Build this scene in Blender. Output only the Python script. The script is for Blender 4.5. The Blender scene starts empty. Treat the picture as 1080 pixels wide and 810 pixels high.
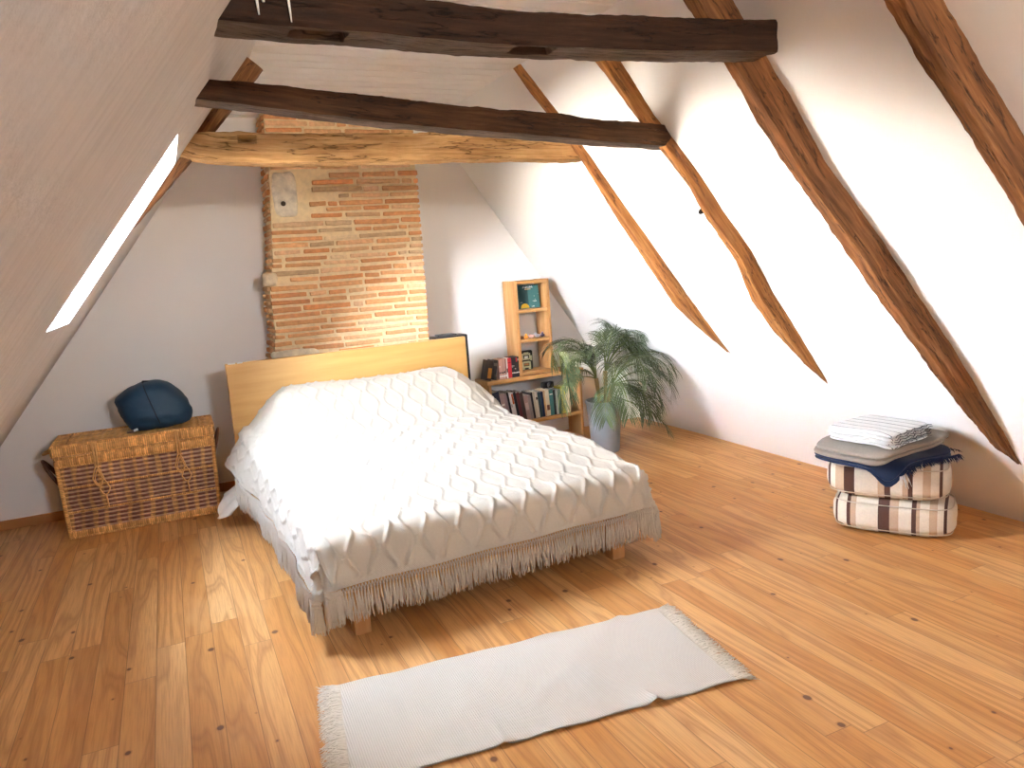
import bpy, bmesh, math, random
from mathutils import Vector, Matrix, noise
R = math.radians
rng = random.Random(7)
scene = bpy.context.scene
COL = scene.collection

# ---------------------------------------------------------------- camera, world, lights, exposure
FPX = 788.46
cd = bpy.data.cameras.new('camera'); cam = bpy.data.objects.new('camera', cd); COL.objects.link(cam)
cd.sensor_fit = 'HORIZONTAL'; cd.sensor_width = 36.0; cd.lens = FPX / 1080 * 36.0
cd.clip_start = 0.02
cam.matrix_world = Matrix(((0.90522, 0.13116, -0.40518, 0), (-0.41896, 0.11612, -0.89840, 0),
                           (-0.07078, 0.98454, 0.16026, 1.6), (0, 0, 0, 1)))
_m = cam.matrix_world.to_3x3(); _x = _m.col[0].normalized(); _z = _m.col[2].normalized()
_y = _z.cross(_x).normalized(); _x = _y.cross(_z)
cam.matrix_world = Matrix(((_x.x, _y.x, _z.x, 0), (_x.y, _y.y, _z.y, 0), (_x.z, _y.z, _z.z, 1.6), (0, 0, 0, 1)))
scene.camera = cam
vs = scene.view_settings
vs.view_transform = 'Standard'; vs.look = 'None'; vs.gamma = 1.0; vs.use_curve_mapping = False
vs.exposure = 1.6
SKY = 80.0           # brightness of the sky outside the windows
w = bpy.data.worlds.new('sky'); scene.world = w; w.use_nodes = True
wt = w.node_tree; wt.nodes.clear()
def wn(t): return wt.nodes.new(t)
_tc = wn('ShaderNodeTexCoord'); _sp = wn('ShaderNodeSeparateXYZ'); _rp = wn('ShaderNodeValToRGB')
_bg = wn('ShaderNodeBackground'); _ow = wn('ShaderNodeOutputWorld')
wt.links.new(_tc.outputs['Generated'], _sp.inputs[0]); wt.links.new(_sp.outputs['Z'], _rp.inputs[0])
_rp.color_ramp.elements[0].position = 0.0; _rp.color_ramp.elements[0].color = (0.85, 0.78, 0.68, 1)
_rp.color_ramp.elements[1].position = 0.09; _rp.color_ramp.elements[1].color = (0.95, 0.97, 1.0, 1)
for _p, _c in ((.25, (.80, .87, .95, 1)), (.50, (.27, .31, .37, 1)), (1.0, (.12, .15, .20, 1))):
    _e = _rp.color_ramp.elements.new(_p); _e.color = _c
wt.links.new(_rp.outputs[0], _bg.inputs[0]); _bg.inputs[1].default_value = SKY
wt.links.new(_bg.outputs[0], _ow.inputs[0])
scene.cycles.max_bounces = 10; scene.cycles.diffuse_bounces = 7
scene.cycles.use_denoising = True
scene.cycles.sample_clamp_indirect = 12.0
try: scene.cycles.caustics_reflective = False; scene.cycles.caustics_refractive = False
except Exception: pass

# left roof slope: frame (along the room Y, up the slope s, inward normal)
LU = Vector((0.6078, 0, 0.7941)); LN = Vector((0.7941, 0, -0.6078)); LO = Vector((-1.169, 0, 0.58)) - LU * (0.58 / 0.7941)
RO = Vector((4.10, 0, 0)); RU = Vector((-0.5655, 0, 0.8247)); RN = Vector((-0.8247, 0, -0.5655))
CEIL = 2.80; YB = 6.10; YF = -1.7
SKY_Y0, SKY_Y1, SKY_S0, SKY_S1 = 3.40, 4.20, 1.875, 2.815
def portal(name, loc, xdir, ydir, sx, sy):
    ld = bpy.data.lights.new(name, 'AREA'); ld.shape = 'RECTANGLE'; ld.size = sx; ld.size_y = sy
    ld.cycles.is_portal = True
    o = bpy.data.objects.new(name, ld); COL.objects.link(o)
    x = xdir.normalized(); y = ydir.normalized(); z = x.cross(y)
    o.matrix_world = Matrix(((x.x, y.x, z.x, loc.x), (x.y, y.y, z.y, loc.y), (x.z, y.z, z.z, loc.z), (0, 0, 0, 1)))
    return o
_c = LO + LU * ((SKY_S0 + SKY_S1) / 2) + Vector((0, (SKY_Y0 + SKY_Y1) / 2, 0)) - LN * 0.13
portal('skylight_portal', _c, Vector((0, 1, 0)), LU, SKY_Y1 - SKY_Y0 + .04, SKY_S1 - SKY_S0 + .04)   # its -Z looks into the room

WX0, WX1, WZ0, WZ1 = 1.0, 1.65, 2.15, 2.5                             # unseen opening added high in the gable behind the camera for front fill
_o = portal('added_fill_portal', Vector(((WX0 + WX1) / 2, YF - 0.16, (WZ0 + WZ1) / 2)), Vector((1, 0, 0)), Vector((0, 0, 1)), WX1 - WX0 + .04, WZ1 - WZ0 + .04)
_o.rotation_euler = (R(90), 0, 0)

# ---------------------------------------------------------------- material helpers
class NT:
    def __init__(s, name):
        s.m = bpy.data.materials.new(name); s.m.use_nodes = True; s.t = s.m.node_tree; s.t.nodes.clear()
        s.out = s.t.nodes.new('ShaderNodeOutputMaterial'); s.b = s.t.nodes.new('ShaderNodeBsdfPrincipled')
        s.t.links.new(s.b.outputs[0], s.out.inputs[0])
    def put(s, sock, v):
        if v is None: return
        if hasattr(v, 'is_output'): s.t.links.new(v, sock)
        else: sock.default_value = v
    def n(s, typ, ins=None, **props):
        nd = s.t.nodes.new(typ)
        for k, v in props.items(): setattr(nd, k, v)
        for k, v in (ins or {}).items(): s.put(nd.inputs[k], v)
        return nd
    def math(s, op, a, b=None, c=None, clamp=False):
        nd = s.n('ShaderNodeMath', operation=op, use_clamp=clamp)
        s.put(nd.inputs[0], a); s.put(nd.inputs[1], b); s.put(nd.inputs[2], c); return nd.outputs[0]
    def comb(s, x, y, z): return s.n('ShaderNodeCombineXYZ', {0: x, 1: y, 2: z}).outputs[0]
    def sep(s, v): return s.n('ShaderNodeSeparateXYZ', {0: v}).outputs
    def scale(s, v, sc): return s.n('ShaderNodeVectorMath', {0: v, 1: sc}, operation='MULTIPLY').outputs[0]
    def noise(s, vec, scale=5, detail=3, rough=.55, dim='3D'):
        return s.n('ShaderNodeTexNoise', {'Vector': vec, 'Scale': scale, 'Detail': detail, 'Roughness': rough}, noise_dimensions=dim).outputs[0]
    def ramp(s, fac, stops, interp='LINEAR'):
        nd = s.n('ShaderNodeValToRGB', {0: fac}); cr = nd.color_ramp; cr.interpolation = interp
        while len(cr.elements) < len(stops): cr.elements.new(.5)
        for e, (p, c) in zip(cr.elements, stops): e.position = p; e.color = (*c, 1) if len(c) == 3 else c
        return nd.outputs[0]
    def mix(s, fac, a, b, mode='MIX'):
        nd = s.n('ShaderNodeMix', data_type='RGBA', blend_type=mode)
        s.put(nd.inputs[0], fac); s.put(nd.inputs[6], (*a, 1) if isinstance(a, tuple) else a); s.put(nd.inputs[7], (*b, 1) if isinstance(b, tuple) else b)
        return nd.outputs[2]
    def bump(s, h, strength=.3, dist=.01):
        s.put(s.b.inputs['Normal'], s.n('ShaderNodeBump', {'Height': h, 'Strength': strength, 'Distance': dist}).outputs[0])
    def fin(s, col, rough=.6, spec=.4, sheen=0):
        s.put(s.b.inputs['Base Color'], (*col, 1) if isinstance(col, tuple) else col)
        s.put(s.b.inputs['Roughness'], rough); s.put(s.b.inputs['Specular IOR Level'], spec)
        if sheen: s.b.inputs['Sheen Weight'].default_value = sheen
        return s.m
    def obj(s): return s.n('ShaderNodeTexCoord').outputs['Object']
    def uv(s): return s.n('ShaderNodeUVMap').outputs[0]
    def colattr(s): return s.n('ShaderNodeVertexColor', layer_name='Col').outputs[0]

def plain(name, col, rough=.6, spec=.4, var=.12, sc=40, bump=.1, sheen=0):
    m = NT(name); v = m.noise(m.obj(), sc, 3)
    c = m.mix(v, tuple(x * (1 - var) for x in col), tuple(min(1, x * (1 + var)) for x in col))
    if bump: m.bump(v, bump, .003)
    return m.fin(c, rough, spec, sheen)

def mat_plaster(name, a, b, streak=None, bump=.25):
    m = NT(name); o = m.obj()
    big = m.noise(o, 1.3, 3); fine = m.noise(o, 55, 4, .65); mid = m.noise(o, 9, 3)
    c = m.mix(big, a, b)
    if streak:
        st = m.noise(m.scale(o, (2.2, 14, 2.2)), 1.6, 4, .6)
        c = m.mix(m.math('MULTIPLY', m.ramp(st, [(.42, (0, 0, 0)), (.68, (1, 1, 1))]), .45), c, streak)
    h = m.math('ADD', m.math('MULTIPLY', fine, .4), m.math('MULTIPLY', mid, .9))
    m.bump(h, bump, .012)
    return m.fin(c, .85, .2)

def mat_floor():
    m = NT('pine_planks'); x, y, z = m.sep(m.obj())[0:3]
    W = .118
    px = m.math('DIVIDE', m.math('ADD', x, 10.031), W); ix = m.math('FLOOR', px); fx = m.math('FRACT', px)
    r1 = m.n('ShaderNodeTexWhiteNoise', {'W': ix}, noise_dimensions='1D').outputs[0]
    py = m.math('ADD', m.math('DIVIDE', m.math('ADD', y, 10.0), 1.55), m.math('MULTIPLY', r1, 7.31)); iy = m.math('FLOOR', py); fy = m.math('FRACT', py)
    r2 = m.n('ShaderNodeTexWhiteNoise', {'Vector': m.comb(ix, iy, 3.3)}, noise_dimensions='3D').outputs[0]
    base = m.ramp(r2, [(0, (.60, .27, .075)), (.3, (.67, .33, .105)), (.6, (.72, .385, .14)), (.85, (.78, .44, .175)), (1, (.64, .29, .08))])
    off = m.math('MULTIPLY', r2, 37.0)
    nz = m.noise(m.comb(m.math('MULTIPLY', x, 5.0), m.math('MULTIPLY', y, .50), off), 1.0, 2, .4)
    rings = m.math('SINE', m.math('MULTIPLY', m.math('ADD', m.math('MULTIPLY', nz, 8.0), m.math('MULTIPLY', x, 14.0)), 6.283))
    ring = m.ramp(m.math('MULTIPLY_ADD', rings, .5, .5), [(0, (0, 0, 0)), (.55, (.15, .15, .15)), (.9, (1, 1, 1)), (1, (.55, .55, .55))])
    fine = m.noise(m.comb(m.math('MULTIPLY', x, 170.0), m.math('MULTIPLY', y, 6.0), off), 1.0, 3)
    c = m.mix(m.math('MULTIPLY', ring, .52), base, (.36, .13, .032))
    c = m.mix(m.math('MULTIPLY', m.ramp(fine, [(.42, (0, 0, 0)), (.7, (1, 1, 1))]), .38), c, (.34, .13, .035))
    blot = m.noise(m.comb(m.math('MULTIPLY', x, 4.0), m.math('MULTIPLY', y, 1.2), off), 1.4, 3)
    c = m.mix(m.math('MULTIPLY', m.ramp(blot, [(.5, (0, 0, 0)), (.75, (1, 1, 1))]), .45), c, (.72, .43, .19))
    wob = m.noise(m.comb(x, y, 0.0), 18, 2)
    vo = m.n('ShaderNodeTexVoronoi', {'Vector': m.comb(m.math('ADD', x, m.math('MULTIPLY', wob, .012)), m.math('MULTIPLY', y, .8), 0.0), 'Scale': 3.7, 'Randomness': 1.0}, voronoi_dimensions='2D')
    rad = m.math('MULTIPLY', m.math('SUBTRACT', m.sep(vo.outputs['Color'])[0], .30), .075)
    kn = m.math('SUBTRACT', rad, vo.outputs['Distance'])
    c = m.mix(m.ramp(m.math('MULTIPLY_ADD', kn, 18.0, .5), [(.1, (0, 0, 0)), (.5, (.55, .55, .55))]), c, (.36, .14, .04))
    c = m.mix(m.ramp(m.math('MULTIPLY', kn, 60.0), [(.0, (0, 0, 0)), (.6, (.85, .85, .85))]), c, (.11, .04, .018))
    ex = m.math('MINIMUM', fx, m.math('SUBTRACT', 1.0, fx)); ey = m.math('MULTIPLY', m.math('MINIMUM', fy, m.math('SUBTRACT', 1.0, fy)), 1.55 / W)
    seam = m.ramp(m.math('MINIMUM', ex, ey), [(.004, (1, 1, 1)), (.016, (0, 0, 0))])
    c = m.mix(m.math('MULTIPLY', seam, .62), c, (.12, .045, .015))
    m.bump(m.math('SUBTRACT', m.math('MULTIPLY', fine, .08), seam), .22, .004)
    rg = m.math('MULTIPLY_ADD', blot, .14, .36)
    return m.fin(c, rg, .42)

def mat_timber(name, dark, mid, light, crack=.8, bump=.5, sc=1.0):
    m = NT(name); u = m.sep(m.uv()); L, P = u[0], u[1]
    grain = m.noise(m.comb(m.math('MULTIPLY', L, 2.6 * sc), m.math('MULTIPLY', P, 42.0 * sc), 0.0), 1.0, 5, .65)
    blot = m.noise(m.comb(m.math('MULTIPLY', L, 2.2), m.math('MULTIPLY', P, 7.0), 4.0), 1.0, 3, .5)
    wv = m.noise(m.comb(m.math('MULTIPLY', L, 1.2), m.math('MULTIPLY', P, 13.0), 9.0), 1.0, 4, .6)
    c = m.ramp(grain, [(.28, dark), (.52, mid), (.75, light)])
    c = m.mix(m.ramp(blot, [(.38, (.75, .75, .75)), (.6, (0, 0, 0))]), c, m.mix(.65, c, dark))
    ck = m.ramp(m.math('ABSOLUTE', m.math('SUBTRACT', wv, .5)), [(.0, (1, 1, 1)), (.012, (0, 0, 0))])
    c = m.mix(m.math('MULTIPLY', ck, crack), c, tuple(x * .25 for x in dark))
    m.bump(m.math('SUBTRACT', m.math('ADD', grain, m.math('MULTIPLY', blot, .5)), ck), bump, .012)
    return m.fin(c, .72, .25)

def mat_board(name, a, b, sx=1.2, sp=18.0, rough=.5):
    """sawn board: grain along local X of the object"""
    m = NT(name); x, y, z = m.sep(m.obj())[0:3]
    nz = m.noise(m.comb(m.math('MULTIPLY', x, sx), m.math('MULTIPLY', y, sp), m.math('MULTIPLY', z, sp)), 1.0, 4, .6)
    big = m.noise(m.comb(m.math('MULTIPLY', x, sx * .6), m.math('MULTIPLY', y, 3.0), m.math('MULTIPLY', z, 4.0)), 1.0, 2, .5)
    c = m.mix(m.ramp(nz, [(.3, (0, 0, 0)), (.7, (1, 1, 1))]), a, b)
    c = m.mix(m.math('MULTIPLY', big, .35), c, tuple(v * .8 for v in a))
    m.bump(nz, .08, .003)
    return m.fin(c, rough, .35)

def mat_boardz(name, a, b):
    m = NT(name); x, y, z = m.sep(m.obj())[0:3]
    nz = m.noise(m.comb(m.math('MULTIPLY', x, 24.0), m.math('MULTIPLY', y, 24.0), m.math('MULTIPLY', z, 2.0)), 1.0, 4, .6)
    c = m.mix(m.ramp(nz, [(.3, (0, 0, 0)), (.7, (1, 1, 1))]), a, b)
    m.bump(nz, .1, .003)
    return m.fin(c, .55, .3)

def mat_vcol(name, rough=.8, spec=.2, var=.25, sc=30, bump=.4, dist=.006):
    m = NT(name); v = m.noise(m.obj(), sc, 4, .6)
    c = m.mix(1.0, m.colattr(), m.ramp(v, [(.25, (1 - var,) * 3), (.75, (1 + var * .3,) * 3)]), 'MULTIPLY')
    m.bump(v, bump, dist)
    return m.fin(c, rough, spec)

# ---------------------------------------------------------------- mesh helpers
class MB:
    def __init__(s): s.v = []; s.f = []; s.mi = []; s.uv = {}; s.col = {}
    def add(s, verts, faces, mat=0, col=None):
        b = len(s.v); s.v.extend([tuple(p) for p in verts])
        for f in faces: s.f.append(tuple(i + b for i in f)); s.mi.append(mat)
        if col is not None:
            for i in range(len(verts)): s.col[b + i] = col
        return b
    def grid(s, fn, nu, nv, mat=0, wrap=False, col=None, uvfn=None):
        vs_ = []; nn = nu if wrap else nu + 1
        b = len(s.v)
        for j in range(nv + 1):
            for i in range(nn):
                vs_.append(fn(i / nu, j / nv))
                if uvfn: s.uv[b + len(vs_) - 1] = uvfn(i / nu, j / nv)
        fs = []
        for j in range(nv):
            for i in range(nu):
                i2 = (i + 1) % nn if wrap else i + 1
                fs.append((j * nn + i, j * nn + i2, (j + 1) * nn + i2, (j + 1) * nn + i))
        return s.add(vs_, fs, mat, col)
    def box(s, c, size, rot=None, bev=0.0, mat=0, col=None, seg=2, jit=0):
        bm = bmesh.new(); bmesh.ops.create_cube(bm, size=1.0)
        for v in bm.verts: v.co = Vector((v.co.x * size[0], v.co.y * size[1], v.co.z * size[2]))
        if bev > 0:
            bmesh.ops.bevel(bm, geom=list(bm.edges), offset=min(bev, min(size) * .49), segments=seg, profile=.6, affect='EDGES')
        Mx = rot.to_4x4() if isinstance(rot, Matrix) else Matrix.Identity(4)
        vs_ = []
        for v in bm.verts:
            p = Mx @ v.co + Vector(c)
            if jit: p = p + noise.noise_vector(p * 9) * jit
            vs_.append(p)
        bm.verts.index_update()
        s.add(vs_, [[v.index for v in f.verts] for f in bm.faces], mat, col); bm.free()
    def tube(s, pts, rad, n=8, mat=0, col=None, cap=True, flat=1.0):
        pts = [Vector(p) for p in pts]; m = len(pts)
        rr = rad if isinstance(rad, (list, tuple)) else [rad] * m
        up = Vector((0, 0, 1)); vs_ = []
        t0 = (pts[1] - pts[0]).normalized()
        a = t0.cross(up)
        if a.length < 1e-3: a = t0.cross(Vector((1, 0, 0)))
        a.normalize()
        for i, p in enumerate(pts):
            t = (pts[min(i + 1, m - 1)] - pts[max(i - 1, 0)])
            if t.length < 1e-9: t = t0.copy()
            t.normalize()
            a = (a - t * a.dot(t))
            if a.length < 1e-6: a = t.orthogonal()
            a.normalize(); b = t.cross(a)
            for k in range(n):
                th = 2 * math.pi * k / n
                vs_.append(p + a * math.cos(th) * rr[i] + b * math.sin(th) * rr[i] * flat)
        fs = []
        for i in range(m - 1):
            for k in range(n):
                k2 = (k + 1) % n
                fs.append((i * n + k, i * n + k2, (i + 1) * n + k2, (i + 1) * n + k))
        if cap: fs.append(tuple(range(n - 1, -1, -1))); fs.append(tuple((m - 1) * n + k for k in range(n)))
        s.add(vs_, fs, mat, col)
    def build(s, name, mats, parent=None, smooth=True, angle=None, loc=None, recalc=False):
        me = bpy.data.meshes.new(name); me.from_pydata(s.v, [], s.f)
        mats = mats if isinstance(mats, (list, tuple)) else [mats]
        for mt in mats: me.materials.append(mt)
        if any(s.mi): me.polygons.foreach_set('material_index', s.mi)
        if s.uv:
            ul = me.uv_layers.new(name='UVMap')
            ul.data.foreach_set('uv', [c for l in me.loops for c in s.uv.get(l.vertex_index, (0, 0))])
        if s.col:
            ca = me.color_attributes.new('Col', 'FLOAT_COLOR', 'POINT')
            ca.data.foreach_set('color', [c for i in range(len(s.v)) for c in (*s.col.get(i, (1, 1, 1)), 1.0)])
        if recalc:
            bm = bmesh.new(); bm.from_mesh(me); bmesh.ops.recalc_face_normals(bm, faces=bm.faces); bm.to_mesh(me); bm.free()
        me.polygons.foreach_set('use_smooth', [smooth] * len(me.polygons))
        if smooth and angle is not None:
            try: me.set_sharp_from_angle(angle=R(angle))
            except Exception: pass
        o = bpy.data.objects.new(name, me); COL.objects.link(o)
        if parent is not None: o.parent = parent
        if loc is not None: o.location = loc
        return o
def tag(o, label, cat, group=None, kind=None):
    o['label'] = label; o['category'] = cat
    if group: o['group'] = group
    if kind: o['kind'] = kind
    return o
def thing(name, loc, label, cat, rotz=0, group=None, rot=None):
    o = bpy.data.objects.new(name, None); COL.objects.link(o); o.location = loc
    o.rotation_euler = rot if rot else (0, 0, rotz); o.empty_display_size = .05
    return tag(o, label, cat, group)
def struct(o): o['kind'] = 'structure'; return o
def sm(x, a, b):
    t = max(0, min(1, (x - a) / (b - a))); return t * t * (3 - 2 * t)
def lerp(a, b, t): return a + (b - a) * t
def interp(xs, ys, x):
    if x <= xs[0]: return ys[0]
    for i in range(len(xs) - 1):
        if x <= xs[i + 1]: return lerp(ys[i], ys[i + 1], (x - xs[i]) / (xs[i + 1] - xs[i]))
    return ys[-1]
def nz(x, y, z=0.0): return noise.noise(Vector((x, y, z)))

# ---------------------------------------------------------------- materials
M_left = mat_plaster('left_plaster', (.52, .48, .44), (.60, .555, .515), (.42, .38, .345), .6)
M_right = mat_plaster('right_plaster', (.84, .835, .82), (.87, .865, .85), None, .22)
M_back = mat_plaster('gable_plaster', (.88, .86, .835), (.91, .89, .865), None, .08)
M_front = mat_plaster('front_plaster', (.78, .75, .71), (.82, .79, .75), None, .1)
M_ceil = plain('ceiling_paint', (.87, .86, .84), .5, .4, .02, 8, .0)
M_floor = mat_floor()
M_white = plain('white_paint', (.86, .86, .85), .45, .4, .02, 8, 0)
M_dark = mat_timber('dark_oak', (.014, .006, .003), (.040, .016, .007), (.085, .037, .016))
M_grey = mat_timber('grey_oak', (.05, .03, .02), (.13, .085, .06), (.22, .16, .125))  # greyer, paler tone set on the collar beam undersides
M_brown = mat_timber('brown_oak', (.075, .028, .010), (.24, .098, .032), (.42, .20, .075))
M_umber = mat_timber('umber_oak', (.025, .010, .004), (.078, .032, .011), (.15, .068, .026))
M_orange = mat_timber('orange_oak', (.13, .045, .012), (.38, .155, .042), (.55, .27, .09))
M_honey = mat_timber('honey_oak', (.28, .13, .04), (.62, .37, .15), (.78, .53, .27), .7, .8)
M_glass = None
m = NT('window_glass')
_t = m.n('ShaderNodeBsdfTransparent'); _g = m.n('ShaderNodeBsdfGlossy', {'Roughness': .02})
_fr = m.n('ShaderNodeFresnel', {'IOR': 1.3}); _mx = m.n('ShaderNodeMixShader', {0: _fr.outputs[0], 1: _t.outputs[0], 2: _g.outputs[0]})
m.t.links.new(_mx.outputs[0], m.out.inputs[0]); M_glass = m.m
M_base = mat_board('baseboard_pine', (.40, .17, .05), (.52, .25, .09))

# ---------------------------------------------------------------- room shell
def left_h(y): return 0.05 * (1 - sm(y, 4.5, 6.0))
def left_pt(y, s, d=0.0): return LO + LU * s + Vector((0, y, 0)) + LN * (left_h(y) + d)
S_TOP_L = CEIL / 0.7941 + .02
mb = MB(); mb.box(((-1.75 + 4.3) / 2, (YF + YB) / 2, -.05), (6.3, YB - YF + .4, .1)); o = struct(mb.build('floor', M_floor, smooth=False))
mb = MB()
ys = [YF + (SKY_Y0 - YF) * i / 10 for i in range(10)] + [SKY_Y0, (SKY_Y0 + SKY_Y1) / 2, SKY_Y1] + [SKY_Y1 + (YB - SKY_Y1) * i / 12 for i in range(1, 13)]
ss = [-.05 + (SKY_S0 + .05) * i / 5 for i in range(5)] + [SKY_S0, SKY_S1] + [SKY_S1 + (S_TOP_L + .03 - SKY_S1) * i / 3 for i in range(1, 4)]
vv = [left_pt(y, s) for s in ss for y in ys]; ff = []
for j in range(len(ss) - 1):
    for i in range(len(ys) - 1):
        if ss[j] >= SKY_S0 - 1e-6 and ss[j + 1] <= SKY_S1 + 1e-6 and ys[i] >= SKY_Y0 - 1e-6 and ys[i + 1] <= SKY_Y1 + 1e-6: continue
        n_ = len(ys); ff.append((j * n_ + i, j * n_ + i + 1, (j + 1) * n_ + i + 1, (j + 1) * n_ + i))
mb.add(vv, ff)
RV = .15
def left_out(y, s, d): return LO + LU * s + Vector((0, y, 0)) + LN * d
for (ya, sa, yb, sb) in ((SKY_Y0, SKY_S0, SKY_Y1, SKY_S0), (SKY_Y0, SKY_S1, SKY_Y1, SKY_S1), (SKY_Y0, SKY_S0, SKY_Y0, SKY_S1), (SKY_Y1, SKY_S0, SKY_Y1, SKY_S1)):
    mb.add([left_pt(ya, sa), left_pt(yb, sb), left_out(yb, sb, -RV), left_out(ya, sa, -RV)], [(0, 1, 2, 3)], 1)
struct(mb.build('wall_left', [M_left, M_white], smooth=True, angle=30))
mb = MB()
S_TOP_R = CEIL / .8247 + .02
def right_pt(u, v):
    y = lerp(YF, YB, u); s = lerp(-.06, S_TOP_R, v)
    return RO + RU * s + Vector((0, y, 0)) + RN * (.010 * nz(y * .9, s * .9, 3))
mb.grid(right_pt, 50, 24); struct(mb.build('wall_right', M_right))
mb = MB(); xl = LO.x - .1
mb.add([(xl - .1, YB, -.02), (4.35, YB, -.02), (2.35, YB, CEIL + .05), (.30, YB, CEIL + .05)], [(0, 1, 2, 3)])
struct(mb.build('wall_back', M_back, smooth=False))
mb = MB()                                                            # front gable behind the camera
xs_ = [xl - .1, WX0, WX1, 4.35]; zs_ = [-.02, WZ0, WZ1, CEIL + .05]
vv = [(x, YF, z) for z in zs_ for x in xs_]
mb.add(vv, [(j * 4 + i, j * 4 + i + 1, (j + 1) * 4 + i + 1, (j + 1) * 4 + i) for j in range(3) for i in range(3) if not (i == 1 and j == 1)])
for (a, b) in (((WX0, WZ0), (WX1, WZ0)), ((WX1, WZ0), (WX1, WZ1)), ((WX1, WZ1), (WX0, WZ1)), ((WX0, WZ1), (WX0, WZ0))):
    mb.add([(a[0], YF, a[1]), (b[0], YF, b[1]), (b[0], YF - .15, b[1]), (a[0], YF - .15, a[1])], [(0, 1, 2, 3)])
struct(mb.build('wall_front', M_front, smooth=False))
mb = MB()                                                            # tongue-and-groove ceiling, boards across the room
P = .135; ny = int((YB - YF) / P) + 1; prof = []
for i in range(ny):
    y = YF + i * P
    prof += [(y + .008, 0), (y + P - .008, 0), (y + P - .005, .022), (y + P + .005, .022)]
vv = []
for (y, dz) in prof: vv += [(.42, y, CEIL + dz), (2.26, y, CEIL + dz)]
mb.add(vv, [(2 * i, 2 * i + 1, 2 * i + 3, 2 * i + 2) for i in range(len(prof) - 1)])
struct(mb.build('ceiling', M_ceil, smooth=False))
# windows
def window(name, o0, ux, uy, nrm, w_, h_, out):
    mb = MB(); fr = .05
    def P3(a, b, d): return o0 + ux * a + uy * b + nrm * d
    rot = Matrix((ux, uy, nrm)).transposed()
    for (a, b, sa, sb) in ((w_ / 2, fr / 2, w_, fr), (w_ / 2, h_ - fr / 2, w_, fr), (fr / 2, h_ / 2, fr, h_ - 2 * fr), (w_ - fr / 2, h_ / 2, fr, h_ - 2 * fr)):
        mb.box(P3(a, b, out), (sa, sb, .04), rot, .004)
    o = struct(mb.build(name, M_white, smooth=True, angle=30))
    mb = MB(); mb.box(P3(w_ / 2, h_ / 2, out), (w_ - 1.6 * fr, h_ - 1.6 * fr, .006), rot)
    mb.build('pane', M_glass, o, smooth=False)
window('window_1', LO + LU * (SKY_S0 - .03) + Vector((0, SKY_Y0 - .03, 0)), Vector((0, 1, 0)), LU, -LN, SKY_Y1 - SKY_Y0 + .06, SKY_S1 - SKY_S0 + .06, RV + .02)
window('added_fill_window', Vector((WX0 - .03, YF, WZ0 - .03)), Vector((1, 0, 0)), Vector((0, 0, 1)), Vector((0, -1, 0)), WX1 - WX0 + .06, WZ1 - WZ0 + .06, RV + .02)  # made-up window that lets the added fill light in
mb = MB(); mb.box(((-1.56 + .70) / 2, YB - .009, .034), (2.26, .018, .068), None, .004)
struct(mb.build('baseboard_left', M_base, smooth=True, angle=30))

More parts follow.
